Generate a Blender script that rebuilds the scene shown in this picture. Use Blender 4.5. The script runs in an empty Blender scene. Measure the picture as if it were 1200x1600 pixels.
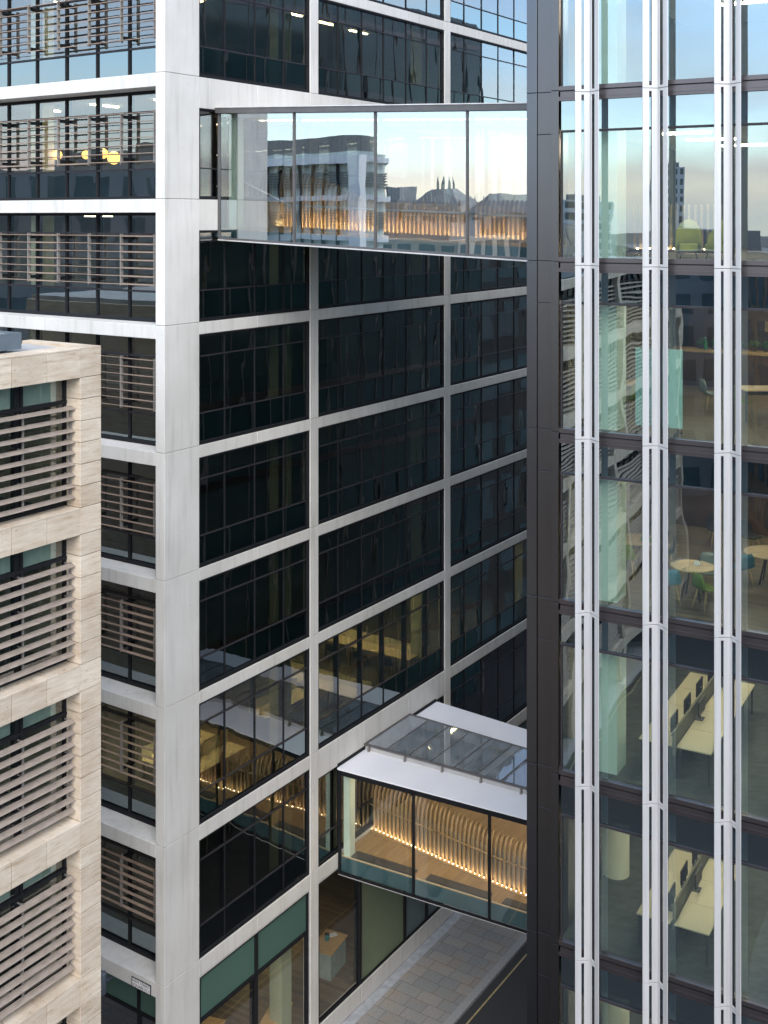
import bpy, bmesh, math, random
from mathutils import Vector, Matrix
random.seed(7)
R = math.radians
sc = bpy.context.scene
C = sc.collection
ZC = 29.68                                   # camera height above the street

# ------------------------------------------------------------------ camera, sky, sun, exposure
cam_d = bpy.data.cameras.new("camera")
cam = bpy.data.objects.new("camera", cam_d)
C.objects.link(cam)
cam.location = (0, 0, ZC)
cam.rotation_euler = (R(90), 0, 0)
cam_d.sensor_fit = 'VERTICAL'
cam_d.sensor_height = 36.0
cam_d.lens = 1846.0 / 1600 * 36
cam_d.shift_x = (600 - 551.4) / 1600
cam_d.shift_y = -(800 - 339.9) / 1600
cam_d.clip_start = 0.3
cam_d.clip_end = 6000
sc.camera = cam

SUN_EL, SUN_AZ = 36.0, 178.0                 # azimuth: compass style, 0 = +Y, clockwise
world = bpy.data.worlds.new("World")
sc.world = world
world.use_nodes = True
wn = world.node_tree
wn.nodes.clear()
w_out = wn.nodes.new('ShaderNodeOutputWorld')
w_bg = wn.nodes.new('ShaderNodeBackground')
w_bg.inputs['Strength'].default_value = 0.15
sky = wn.nodes.new('ShaderNodeTexSky')
sky.sky_type = 'NISHITA'
sky.sun_disc = False
sky.sun_elevation = R(SUN_EL)
sky.sun_rotation = R(SUN_AZ)
sky.air_density = 1.0
sky.dust_density = 0.6
sky.ozone_density = 2.0
# broken cloud: a warm bank low down, pale veils above
w_tc = wn.nodes.new('ShaderNodeTexCoord')
w_sep = wn.nodes.new('ShaderNodeSeparateXYZ')
wn.links.new(w_tc.outputs['Generated'], w_sep.inputs[0])
w_map = wn.nodes.new('ShaderNodeMapping')
w_map.inputs['Scale'].default_value = (1.6, 1.6, 7.0)
wn.links.new(w_tc.outputs['Generated'], w_map.inputs[0])
w_noise = wn.nodes.new('ShaderNodeTexNoise')
w_noise.inputs['Scale'].default_value = 1.7
w_noise.inputs['Detail'].default_value = 6
w_noise.inputs['Roughness'].default_value = 0.55
wn.links.new(w_map.outputs[0], w_noise.inputs['Vector'])
w_lowr = wn.nodes.new('ShaderNodeValToRGB')      # how cloudy at each height
els = w_lowr.color_ramp.elements
els[0].position, els[0].color = 0.0, (0.85, 0.85, 0.85, 1)
els[1].position, els[1].color = 1.0, (0.62, 0.62, 0.62, 1)
e = els.new(0.035); e.color = (0.85, 0.85, 0.85, 1)
e = els.new(0.06); e.color = (0.24, 0.22, 0.22, 1)
e = els.new(0.40); e.color = (0.34, 0.34, 0.34, 1)
wn.links.new(w_sep.outputs['Z'], w_lowr.inputs[0])
w_add = wn.nodes.new('ShaderNodeMath'); w_add.operation = 'ADD'
w_sub = wn.nodes.new('ShaderNodeMath'); w_sub.operation = 'MULTIPLY_ADD'
w_sub.inputs[1].default_value = 2.2; w_sub.inputs[2].default_value = -1.1
wn.links.new(w_noise.outputs['Fac'], w_sub.inputs[0])
wn.links.new(w_sub.outputs[0], w_add.inputs[0])
wn.links.new(w_lowr.outputs[0], w_add.inputs[1])
w_add.use_clamp = True
w_ccol = wn.nodes.new('ShaderNodeValToRGB')      # cloud colour: peach near the horizon, white above
els = w_ccol.color_ramp.elements
els[0].position, els[0].color = 0.0, (3.4, 3.4, 3.5, 1)
els[1].position, els[1].color = 0.5, (3.4, 3.7, 4.1, 1)
e = els.new(0.025); e.color = (4.9, 3.9, 3.4, 1)
e = els.new(0.052); e.color = (3.9, 3.7, 3.7, 1)
wn.links.new(w_sep.outputs['Z'], w_ccol.inputs[0])
w_mix = wn.nodes.new('ShaderNodeMix'); w_mix.data_type = 'RGBA'
wn.links.new(w_add.outputs[0], w_mix.inputs['Factor'])
wn.links.new(sky.outputs[0], w_mix.inputs['A'])
wn.links.new(w_ccol.outputs[0], w_mix.inputs['B'])
wn.links.new(w_mix.outputs['Result'], w_bg.inputs['Color'])
wn.links.new(w_bg.outputs[0], w_out.inputs[0])

sun_d = bpy.data.lights.new("sun", 'SUN')
sun_d.energy = 1.1
sun_d.angle = R(45)
sun_d.color = (1.0, 0.94, 0.86)
sun = bpy.data.objects.new("sun", sun_d)
C.objects.link(sun)
sun.location = (-20, -20, 90)
az, el = R(SUN_AZ), R(SUN_EL)
to_sun = Vector((math.sin(az) * math.cos(el), math.cos(az) * math.cos(el), math.sin(el)))
sun.rotation_euler = to_sun.to_track_quat('Z', 'Y').to_euler()

sc.view_settings.view_transform = 'Standard'
sc.view_settings.look = 'None'
sc.view_settings.gamma = 1
sc.view_settings.exposure = 1.58
sc.view_settings.use_curve_mapping = False
sc.cycles.max_bounces = 10
sc.cycles.diffuse_bounces = 3
sc.cycles.glossy_bounces = 4
sc.cycles.transparent_max_bounces = 24

# ------------------------------------------------------------------ plan frames (metres)
THR = 0.9708                                  # direction of the white block's long face
PW = (-5.7059, 35.8)                          # its corner
PV = (-6.2958, 29.5413)                       # right end of the stone block
PT = (4.6767, 26.6186)                        # left end of the glass tower's front
THT = 2.6108 - math.pi
FW = (PW[0], PW[1], THR)
FV = (PV[0], PV[1], THR)
FT = (PT[0], PT[1], THT)


def to_world(fr, x, y):
    c, s = math.cos(fr[2]), math.sin(fr[2])
    return fr[0] + c * x - s * y, fr[1] + s * x + c * y


# ------------------------------------------------------------------ object helpers
def tag(o, label=None, cat=None, group=None, kind=None):
    if label: o['label'] = label
    if cat: o['category'] = cat
    if group: o['group'] = group
    if kind: o['kind'] = kind
    return o


def empty(name, loc, rz=0.0):
    o = bpy.data.objects.new(name, None)
    C.objects.link(o)
    o.location = loc
    o.rotation_euler = (0, 0, rz)
    o.empty_display_size = 0.2
    return o


def copy_tree(o, parent=None):
    c = o.copy()
    C.objects.link(c)
    if parent is not None:
        c.parent = parent
    for ch in list(o.children):
        copy_tree(ch, c)
    return c


def flipn(s, n, z):                           # (s along, n out to the street, z from camera) -> local
    return (s, -n, z + ZC)


def upz(x, y, z):
    return (x, y, z + ZC)


def up_map(s, n, z):
    return (s, -n, z - 0.0415 * n + ZC)


LS0, LS1 = 9.10, 16.20
LZT, LZB = -20.15, -24.05


def lo_map(s, n, z):
    f = (s - LS0) / (LS1 - LS0)
    a = LS0 + 0.085 * n; b = LS1 - 0.077 * n
    return (a + (b - a) * f, -n, z + ZC)


MIRRORED = (flipn, up_map, lo_map)      # these turn n into -y


class MB:
    """collects shapes, links them as one mesh object"""
    def __init__(self, fn=None):
        self.v, self.f, self.m, self.sm, self.t = [], [], [], [], []
        self.fn = fn
        self.mirror = fn in MIRRORED

    def raw(self, pts, faces, mat=0, smooth=False, auto=False):
        b = len(self.v)
        if auto and self.mirror: faces = [tuple(reversed(f)) for f in faces]
        tint = random.random()
        if self.fn:
            pts = [self.fn(*p) for p in pts]
        self.v += [tuple(p) for p in pts]
        for f in faces:
            self.f.append([b + i for i in f]); self.m.append(mat); self.sm.append(smooth); self.t.append(tint)
        return self

    def box(self, x0, x1, y0, y1, z0, z1, mat=0):
        if x0 > x1: x0, x1 = x1, x0
        if y0 > y1: y0, y1 = y1, y0
        if z0 > z1: z0, z1 = z1, z0
        p = [(x0, y0, z0), (x1, y0, z0), (x1, y1, z0), (x0, y1, z0), (x0, y0, z1), (x1, y0, z1), (x1, y1, z1), (x0, y1, z1)]
        return self.raw(p, [(0, 3, 2, 1), (4, 5, 6, 7), (0, 1, 5, 4), (1, 2, 6, 5), (2, 3, 7, 6), (3, 0, 4, 7)], mat, auto=True)

    def prism(self, poly, z0, z1, mat=0, smooth=False):
        n = len(poly)
        a = sum(poly[i][0] * poly[(i + 1) % n][1] - poly[(i + 1) % n][0] * poly[i][1] for i in range(n))
        if a < 0: poly = poly[::-1]
        p = [(x, y, z0) for x, y in poly] + [(x, y, z1) for x, y in poly]
        return self.tube(p, n, mat, smooth)

    def tube(self, p, n, mat, smooth):
        self.raw(p, [tuple(range(n - 1, -1, -1)), tuple(range(n, 2 * n))] + [(i, (i + 1) % n, n + (i + 1) % n, n + i) for i in range(n)], mat, smooth, True)
        k = len(self.f) - n - 2
        self.sm[k] = self.sm[k + 1] = False
        return self

    def cyl(self, x, y, z0, z1, r0, r1=None, n=16, mat=0):
        r1 = r0 if r1 is None else r1
        p = [(x + r0 * math.cos(2 * math.pi * i / n), y + r0 * math.sin(2 * math.pi * i / n), z0) for i in range(n)]
        p += [(x + r1 * math.cos(2 * math.pi * i / n), y + r1 * math.sin(2 * math.pi * i / n), z1) for i in range(n)]
        return self.tube(p, n, mat, True)

    def lathe(self, x, y, prof, n=20, mat=0):
        """prof: list of (r, z) from bottom to top"""
        b = len(self.v)
        pts = []
        for r, z in prof:
            for i in range(n):
                a = 2 * math.pi * i / n
                pts.append((x + r * math.cos(a), y + r * math.sin(a), z))
        fs = []
        for k in range(len(prof) - 1):
            for i in range(n):
                j = (i + 1) % n
                fs.append((k * n + i, k * n + j, (k + 1) * n + j, (k + 1) * n + i))
        self.raw(pts, fs, mat, True)
        L = (len(prof) - 1) * n
        self.raw(pts[:n], [tuple(range(n - 1, -1, -1))], mat)
        self.raw(pts[L:], [tuple(range(n))], mat)
        return self

    def bar(self, p, q, r, n=8, mat=0, r2=None):
        p, q = Vector(p), Vector(q)
        r2 = r if r2 is None else r2
        d = (q - p).normalized()
        u = d.orthogonal().normalized(); w = d.cross(u)
        pts = [p + (u * math.cos(2 * math.pi * i / n) + w * math.sin(2 * math.pi * i / n)) * r for i in range(n)]
        pts += [q + (u * math.cos(2 * math.pi * i / n) + w * math.sin(2 * math.pi * i / n)) * r2 for i in range(n)]
        return self.tube(pts, n, mat, True)

    def build(self, name, mats, parent=None, bevel=0.0):
        me = bpy.data.meshes.new(name)
        me.from_pydata(self.v, [], self.f)
        if not isinstance(mats, (list, tuple)): mats = [mats]
        for m in mats: me.materials.append(m)
        for p, m, s in zip(me.polygons, self.m, self.sm):
            p.material_index = m; p.use_smooth = s
        at = me.attributes.new('panel', 'FLOAT', 'FACE')
        at.data.foreach_set('value', self.t)
        me.update()
        o = bpy.data.objects.new(name, me)
        C.objects.link(o)
        if parent is not None: o.parent = parent
        if bevel:
            bv = o.modifiers.new("bevel", 'BEVEL'); bv.width = bevel; bv.segments = 2; bv.limit_method = 'ANGLE'
        return o


# ------------------------------------------------------------------ materials
M = {}


def nodes_of(name):
    m = bpy.data.materials.new(name)
    m.use_nodes = True
    nt = m.node_tree
    b = nt.nodes['Principled BSDF']
    return m, nt, b


def pos_node(nt, scale=(1, 1, 1), rot=(0, 0, 0)):
    g = nt.nodes.new('ShaderNodeNewGeometry')
    mp = nt.nodes.new('ShaderNodeMapping')
    mp.inputs['Scale'].default_value = scale
    mp.inputs['Rotation'].default_value = rot
    if any(rot):                               # rotate first, then stretch
        r = nt.nodes.new('ShaderNodeMapping'); r.inputs['Rotation'].default_value = rot
        nt.links.new(g.outputs['Position'], r.inputs[0])
        mp.inputs['Rotation'].default_value = (0, 0, 0)
        nt.links.new(r.outputs[0], mp.inputs[0])
    else:
        nt.links.new(g.outputs['Position'], mp.inputs[0])
    return mp.outputs[0]


def noise(nt, vec, scale, detail=4, rough=0.55):
    n = nt.nodes.new('ShaderNodeTexNoise')
    n.inputs['Scale'].default_value = scale
    n.inputs['Detail'].default_value = detail
    n.inputs['Roughness'].default_value = rough
    nt.links.new(vec, n.inputs['Vector'])
    return n.outputs['Fac']


def ramp(nt, fac, stops):
    r = nt.nodes.new('ShaderNodeValToRGB')
    el = r.color_ramp.elements
    el[0].position, el[0].color = stops[0][0], (*stops[0][1], 1)
    el[1].position, el[1].color = stops[-1][0], (*stops[-1][1], 1)
    for p, c in stops[1:-1]:
        x = el.new(p); x.color = (*c, 1)
    nt.links.new(fac, r.inputs[0])
    return r.outputs[0]


def mixc(nt, a, b, fac, mode='MIX'):
    x = nt.nodes.new('ShaderNodeMix'); x.data_type = 'RGBA'; x.blend_type = mode
    for k, v in (('A', a), ('B', b), ('Factor', fac)):
        if isinstance(v, (int, float)): x.inputs[k].default_value = v
        elif isinstance(v, tuple): x.inputs[k].default_value = (*v, 1)
        else: nt.links.new(v, x.inputs[k])
    return x.outputs['Result']


def bump(nt, b, h, strength, dist):
    bp = nt.nodes.new('ShaderNodeBump')
    bp.inputs['Strength'].default_value = strength
    bp.inputs['Distance'].default_value = dist
    nt.links.new(h, bp.inputs['Height'])
    nt.links.new(bp.outputs[0], b.inputs['Normal'])


def plain(name, col, rough=0.5, metal=0.0, var=0.12, scale=3.0, stretch=(1, 1, 1), bumpd=0.0, spec=0.5):
    m, nt, b = nodes_of(name)
    v = pos_node(nt, stretch)
    n = noise(nt, v, scale, 5)
    lo = tuple(max(0, c * (1 - var)) for c in col); hi = tuple(min(1, c * (1 + var)) for c in col)
    nt.links.new(ramp(nt, n, [(0.3, lo), (0.7, hi)]), b.inputs['Base Color'])
    b.inputs['Roughness'].default_value = rough
    b.inputs['Metallic'].default_value = metal
    b.inputs['Specular IOR Level'].default_value = spec
    if bumpd: bump(nt, b, n, 0.5, bumpd)
    M[name] = m
    return m


def emit(name, col, strength):
    m, nt, b = nodes_of(name)
    b.inputs['Base Color'].default_value = (*col, 1)
    b.inputs['Emission Color'].default_value = (*col, 1)
    b.inputs['Emission Strength'].default_value = strength
    M[name] = m
    return m


def glass(name, tint, base, refl=(0.92, 0.96, 1.0), wave=0.006, wscale=(0.8, 0.8, 0.35), ior=1.55, rough=0.0, film=0.0):
    m = bpy.data.materials.new(name)
    m.use_nodes = True
    nt = m.node_tree
    nt.nodes.clear()
    out = nt.nodes.new('ShaderNodeOutputMaterial')
    tr = nt.nodes.new('ShaderNodeBsdfTransparent'); tr.inputs[0].default_value = (*tint, 1)
    gl = nt.nodes.new('ShaderNodeBsdfGlossy'); gl.inputs['Color'].default_value = (*refl, 1)
    gl.inputs['Roughness'].default_value = rough
    fr = nt.nodes.new('ShaderNodeFresnel'); fr.inputs['IOR'].default_value = ior
    ma = nt.nodes.new('ShaderNodeMath'); ma.operation = 'MULTIPLY_ADD'
    ma.inputs[1].default_value = 1.25; ma.inputs[2].default_value = base; ma.use_clamp = True
    nt.links.new(fr.outputs[0], ma.inputs[0])
    g = nt.nodes.new('ShaderNodeNewGeometry')
    inv = nt.nodes.new('ShaderNodeMath'); inv.operation = 'SUBTRACT'; inv.inputs[0].default_value = 1
    nt.links.new(g.outputs['Backfacing'], inv.inputs[1])
    mu = nt.nodes.new('ShaderNodeMath'); mu.operation = 'MULTIPLY'
    nt.links.new(ma.outputs[0], mu.inputs[0]); nt.links.new(inv.outputs[0], mu.inputs[1])
    mp = nt.nodes.new('ShaderNodeMapping'); mp.inputs['Scale'].default_value = wscale
    nt.links.new(g.outputs['Position'], mp.inputs[0])
    n = noise(nt, mp.outputs[0], 1.0, 2, 0.4)
    bp = nt.nodes.new('ShaderNodeBump'); bp.inputs['Strength'].default_value = 1.0
    bp.inputs['Distance'].default_value = wave
    nt.links.new(n, bp.inputs['Height'])
    nt.links.new(bp.outputs[0], gl.inputs['Normal'])
    mx = nt.nodes.new('ShaderNodeMixShader')
    nt.links.new(mu.outputs[0], mx.inputs[0])
    nt.links.new(tr.outputs[0], mx.inputs[1]); nt.links.new(gl.outputs[0], mx.inputs[2])
    res = mx.outputs[0]
    if film:                                  # pale diffuse layer for a milky look, uneven by noise
        df = nt.nodes.new('ShaderNodeBsdfDiffuse'); df.inputs[0].default_value = (0.46, 0.50, 0.53, 1)
        m2 = nt.nodes.new('ShaderNodeMixShader')
        v2 = pos_node(nt, (1, 1, 1)); fn = noise(nt, v2, 2.0, 5, 0.6)
        ml = nt.nodes.new('ShaderNodeMath'); ml.operation = 'MULTIPLY'; ml.inputs[1].default_value = film * 2
        nt.links.new(fn, ml.inputs[0]); nt.links.new(ml.outputs[0], m2.inputs[0])
        nt.links.new(res, m2.inputs[1]); nt.links.new(df.outputs[0], m2.inputs[2]); res = m2.outputs[0]
    nt.links.new(res, out.inputs[0])
    M[name] = m
    return m


def panel_tint(nt, c, lo, hi):
    a = nt.nodes.new('ShaderNodeAttribute'); a.attribute_name = 'panel'
    return mixc(nt, c, ramp(nt, a.outputs['Fac'], [(0.0, lo), (1.0, hi)]), 1.0, 'MULTIPLY')


def mk_concrete():
    m, nt, b = nodes_of('white_precast')
    v1 = pos_node(nt, (3.0, 3.0, 0.22))       # rain streaks
    v2 = pos_node(nt)
    st = noise(nt, v1, 1.6, 5, 0.6)
    bl = noise(nt, v2, 0.5, 3)
    fine = noise(nt, v2, 30, 3)
    c = ramp(nt, st, [(0.22, (0.55, 0.53, 0.50)), (0.48, (0.675, 0.66, 0.63)), (0.8, (0.70, 0.685, 0.655))])
    c = mixc(nt, c, ramp(nt, bl, [(0.3, (0.86, 0.855, 0.84)), (0.7, (1, 1, 1))]), 1.0, 'MULTIPLY')
    vo = nt.nodes.new('ShaderNodeTexVoronoi'); vo.inputs['Scale'].default_value = 2.3
    nt.links.new(v2, vo.inputs['Vector'])
    c = mixc(nt, c, ramp(nt, vo.outputs['Distance'], [(0.03, (0.72, 0.7, 0.66)), (0.06, (1, 1, 1))]), 1.0, 'MULTIPLY')
    c = panel_tint(nt, c, (0.93, 0.93, 0.925), (1.02, 1.02, 1.02))
    nt.links.new(c, b.inputs['Base Color'])
    b.inputs['Roughness'].default_value = 0.75
    bump(nt, b, fine, 0.25, 0.002)
    M['white_precast'] = m


def mk_travertine():
    m, nt, b = nodes_of('travertine')
    v = pos_node(nt, (0.9, 0.9, 7.0))
    v2 = pos_node(nt)
    band = noise(nt, v, 1.4, 8, 0.68)
    blot = noise(nt, v2, 0.9, 4)
    c = ramp(nt, band, [(0.28, (0.40, 0.30, 0.20)), (0.43, (0.58, 0.49, 0.385)), (0.60, (0.66, 0.58, 0.475)), (0.8, (0.71, 0.65, 0.56))])
    c = mixc(nt, c, ramp(nt, blot, [(0.3, (0.86, 0.82, 0.78)), (0.65, (1, 1, 1))]), 1.0, 'MULTIPLY')
    pv = pos_node(nt, (4.0, 4.0, 16.0))
    pn = noise(nt, pv, 2.2, 5, 0.7)
    msk = noise(nt, v2, 1.6, 2)
    pit = mixc(nt, ramp(nt, pn, [(0.60, (0, 0, 0)), (0.66, (1, 1, 1))]), ramp(nt, msk, [(0.44, (0, 0, 0)), (0.56, (1, 1, 1))]), 1.0, 'MULTIPLY')
    c = mixc(nt, c, (0.33, 0.215, 0.115), pit)
    c = panel_tint(nt, c, (0.86, 0.84, 0.82), (1.06, 1.06, 1.06))
    nt.links.new(c, b.inputs['Base Color'])
    b.inputs['Roughness'].default_value = 0.8
    bump(nt, b, pn, 0.35, 0.006)
    M['travertine'] = m


def mk_paving():
    m, nt, b = nodes_of('stone_slabs')
    v = pos_node(nt, (1, 1, 1), (0, 0, -THR + math.pi / 2))
    br = nt.nodes.new('ShaderNodeTexBrick')
    br.offset = 0.43; br.squash = 0.8; br.squash_frequency = 3
    br.inputs['Scale'].default_value = 1.0
    br.inputs['Brick Width'].default_value = 0.92
    br.inputs['Row Height'].default_value = 0.60
    br.inputs['Mortar Size'].default_value = 0.012
    br.inputs['Color1'].default_value = (0.36, 0.34, 0.315, 1)
    br.inputs['Color2'].default_value = (0.29, 0.295, 0.29, 1)
    br.inputs['Mortar'].default_value = (0.17, 0.155, 0.14, 1)
    nt.links.new(v, br.inputs['Vector'])
    v2 = pos_node(nt)
    n = noise(nt, v2, 1.1, 5, 0.6)
    c = mixc(nt, br.outputs['Color'], ramp(nt, n, [(0.33, (1.10, 0.95, 0.83)), (0.5, (1, 1, 1)), (0.68, (0.90, 0.96, 1.0))]), 1.0, 'MULTIPLY')
    n2 = noise(nt, v2, 14, 4)
    c = mixc(nt, c, ramp(nt, n2, [(0.3, (0.8, 0.8, 0.8)), (0.7, (1.1, 1.1, 1.1))]), 1.0, 'MULTIPLY')
    nt.links.new(c, b.inputs['Base Color'])
    b.inputs['Roughness'].default_value = 0.6
    bump(nt, b, br.outputs['Fac'], -0.4, 0.004)
    M['stone_slabs'] = m


def mk_wood(name, c1, c2, ang=THR, board=0.18, rough=0.45):
    m, nt, b = nodes_of(name)
    v = pos_node(nt, (1, 1, 1), (0, 0, -ang))
    br = nt.nodes.new('ShaderNodeTexBrick')
    br.inputs['Scale'].default_value = 1.0
    br.inputs['Brick Width'].default_value = 2.2
    br.inputs['Row Height'].default_value = board
    br.inputs['Mortar Size'].default_value = 0.003
    br.inputs['Color1'].default_value = (*c1, 1); br.inputs['Color2'].default_value = (*c2, 1)
    br.inputs['Mortar'].default_value = tuple(0.45 * x for x in c2) + (1,)
    nt.links.new(v, br.inputs['Vector'])
    g = pos_node(nt, (1.2, 22, 22), (0, 0, -ang))
    n = noise(nt, g, 1.5, 6, 0.65)
    c = mixc(nt, br.outputs['Color'], ramp(nt, n, [(0.3, (0.72, 0.68, 0.62)), (0.7, (1.1, 1.1, 1.1))]), 1.0, 'MULTIPLY')
    nt.links.new(c, b.inputs['Base Color'])
    b.inputs['Roughness'].default_value = rough
    M[name] = m


mk_concrete(); mk_travertine(); mk_paving()
plain('joint_dark', (0.16, 0.155, 0.15), 0.9)
plain('stone_joint', (0.20, 0.16, 0.12), 0.9)
plain('plinth_stone', (0.42, 0.415, 0.41), 0.7, scale=1.5, bumpd=0.003)
plain('asphalt', (0.045, 0.045, 0.047), 0.85, var=0.3, scale=40, bumpd=0.004)
plain('kerb_granite', (0.36, 0.36, 0.36), 0.7, var=0.25, scale=18)
plain('pale_granite', (0.40, 0.42, 0.45), 0.65, var=0.2, scale=3)
plain('yellow_paint', (0.48, 0.38, 0.19), 0.7, var=0.25, scale=9)
plain('city_ground', (0.10, 0.10, 0.10), 0.9, var=0.3, scale=0.05)
plain('frame_black', (0.012, 0.0125, 0.015), 0.6, spec=0.18)
plain('frame_bar', (0.028, 0.026, 0.03), 0.5, spec=0.25)
plain('tower_cladding', (0.125, 0.128, 0.142), 0.28, metal=1.0, var=0.07, scale=0.6, stretch=(1, 1, 0.3))
plain('tower_cladding_warm', (0.128, 0.124, 0.128), 0.30, metal=1.0, var=0.07, scale=0.6, stretch=(1, 1, 0.3))
plain('tower_band', (0.135, 0.120, 0.125), 0.32, metal=0.9, var=0.08, scale=1.0)
plain('fin_white', (0.545, 0.54, 0.54), 0.32, metal=0.35, var=0.09, scale=1.6, stretch=(5, 5, 0.25))
plain('slat_stone', (0.29, 0.24, 0.20), 0.6, var=0.2, scale=4, stretch=(1, 1, 6))
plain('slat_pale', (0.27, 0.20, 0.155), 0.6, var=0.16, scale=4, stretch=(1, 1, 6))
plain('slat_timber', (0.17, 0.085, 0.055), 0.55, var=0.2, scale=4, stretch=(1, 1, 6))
plain('post_grey', (0.20, 0.185, 0.17), 0.5)
plain('ceiling_white', (0.62, 0.61, 0.58), 0.85, var=0.04)
plain('carpet_dark', (0.085, 0.082, 0.075), 0.95, var=0.3, scale=2.5)
plain('carpet_teal', (0.10, 0.108, 0.100), 0.95, var=0.30, scale=2.2, stretch=(1.5, 2.5, 1))
plain('core_wall', (0.30, 0.28, 0.24), 0.8, var=0.1, scale=0.5)
plain('core_dark', (0.075, 0.055, 0.046), 0.6, var=0.25, scale=1.0)
plain('column_green', (0.60, 0.70, 0.60), 0.6, var=0.03)
plain('column_dim', (0.36, 0.38, 0.27), 0.6, var=0.03)
plain('column_cream', (0.66, 0.63, 0.48), 0.6, var=0.03)
plain('roof_white', (0.80, 0.81, 0.86), 0.35, var=0.03, scale=0.7)
plain('bridge_grey', (0.11, 0.105, 0.105), 0.4, metal=0.3)
plain('bridge_trim', (0.62, 0.60, 0.58), 0.4, metal=0.3)
plain('slab_teal', (0.06, 0.12, 0.14), 0.4, var=0.15, scale=1.2)
plain('upstand_blue', (0.10, 0.125, 0.15), 0.55)
plain('white_paint', (0.82, 0.82, 0.82), 0.4)
plain('black_paint', (0.015, 0.015, 0.018), 0.5)
plain('desk_top', (0.66, 0.56, 0.38), 0.5, var=0.05, scale=2)
plain('desk_leg', (0.06, 0.06, 0.065), 0.5)
plain('table_oak', (0.58, 0.42, 0.25), 0.45, var=0.16, scale=2, stretch=(1, 9, 1))
plain('chair_blue', (0.07, 0.23, 0.30), 0.55)
plain('chair_green', (0.22, 0.30, 0.05), 0.55)
plain('chair_grey', (0.22, 0.25, 0.23), 0.6)
plain('chair_lime', (0.52, 0.42, 0.02), 0.6)
plain('chair_black', (0.02, 0.02, 0.022), 0.6)
plain('chair_leg_oak', (0.55, 0.38, 0.19), 0.5)
plain('blind_cloth', (0.62, 0.66, 0.62), 0.9, var=0.06, scale=2)
plain('mint_board', (0.50, 0.72, 0.64), 0.3, var=0.02)
plain('worktop_oak', (0.56, 0.36, 0.17), 0.45, var=0.12, scale=2, stretch=(1, 6, 1))
plain('cabinet_brown', (0.105, 0.06, 0.046), 0.5, var=0.25, scale=1.5)
plain('plant_green', (0.08, 0.16, 0.05), 0.7, var=0.5, scale=9)
plain('bottle_green', (0.03, 0.22, 0.08), 0.2)
plain('teal_mug', (0.03, 0.20, 0.19), 0.4)
plain('panel_dark', (0.06, 0.055, 0.05), 0.7)
plain('screen_fabric', (0.17, 0.16, 0.12), 0.9, var=0.2, scale=20)
plain('cabinet_grey', (0.30, 0.36, 0.34), 0.6)
plain('frosted_teal', (0.07, 0.135, 0.11), 0.28, var=0.06, scale=0.4)
plain('frosted_green', (0.16, 0.20, 0.12), 0.3, var=0.12, scale=0.5)
plain('lamp_bracket', (0.09, 0.11, 0.14), 0.5)
plain('brick_brown', (0.22, 0.15, 0.11), 0.85, var=0.3, scale=1.0)
plain('city_stone', (0.38, 0.35, 0.30), 0.85, var=0.25, scale=0.3)
plain('city_grey', (0.22, 0.23, 0.24), 0.7, var=0.2, scale=0.2)
plain('city_slate', (0.24, 0.23, 0.215), 0.7, var=0.2, scale=0.4)
plain('city_white', (0.70, 0.70, 0.70), 0.6, var=0.06, scale=0.4)
plain('city_glass_pale', (0.50, 0.55, 0.50), 0.35, var=0.2, scale=0.4)
plain('city_window', (0.10, 0.135, 0.145), 0.12, var=0.2, scale=0.3)
plain('side_glass', (0.045, 0.085, 0.088), 0.08, var=0.2, scale=0.3)
mk_wood('oak_floor', (0.46, 0.32, 0.18), (0.38, 0.26, 0.145), THR, 0.22, 0.35)
mk_wood('timber_floor', (0.22, 0.165, 0.115), (0.13, 0.105, 0.08), THT, 0.16, 0.55)
mk_wood('rib_oak', (0.50, 0.36, 0.21), (0.40, 0.28, 0.16), THR, 5.0, 0.5)
emit('office_light', (1.0, 0.82, 0.50), 10.0)
emit('desk_light', (1.0, 0.80, 0.45), 40.0)
emit('office_light_dim', (1.0, 0.86, 0.60), 3.0)
emit('tower_light', (1.0, 0.88, 0.68), 18.0)
emit('bridge_light', (1.0, 0.82, 0.56), 3.0)
emit('hidden_glow_soft', (1.0, 0.74, 0.42), 10.0)
emit('bridge_fill_glow', (1.0, 0.80, 0.52), 9.0)
emit('hidden_glow_wide', (1.0, 0.72, 0.36), 30.0)
emit('uplight_warm', (1.0, 0.76, 0.46), 16.0)
emit('globe_glow', (1.0, 0.50, 0.12), 1.6)
emit('fairy_light', (1.0, 0.8, 0.4), 12.0)
glass('glass_block', (0.55, 0.565, 0.51), 0.20, wave=0.010, wscale=(0.9, 0.9, 0.30))
glass('glass_louvre', (0.80, 0.84, 0.80), 0.16, wave=0.008)
glass('glass_spandrel', (0.16, 0.22, 0.22), 0.24, refl=(0.80, 0.92, 0.95), wave=0.006)
glass('glass_tower', (0.81, 0.875, 0.85), 0.27, refl=(0.72, 0.88, 0.97), wave=0.006)
glass('glass_tower_head', (0.20, 0.27, 0.28), 0.30, refl=(0.72, 0.88, 0.97), wave=0.005, wscale=(0.55, 0.55, 0.7))
glass('glass_bridge', (0.84, 0.87, 0.86), 0.40, refl=(0.86, 0.94, 1.0), wave=0.003, wscale=(0.6, 0.6, 0.5))
glass('glass_bridge_low', (0.93, 0.94, 0.92), 0.03, wave=0.004)
glass('glass_roof', (0.78, 0.82, 0.83), 0.30, refl=(0.85, 0.9, 1.0), wave=0.003, film=0.24)
glass('glass_stone', (0.76, 0.81, 0.78), 0.12, wave=0.006)

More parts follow.
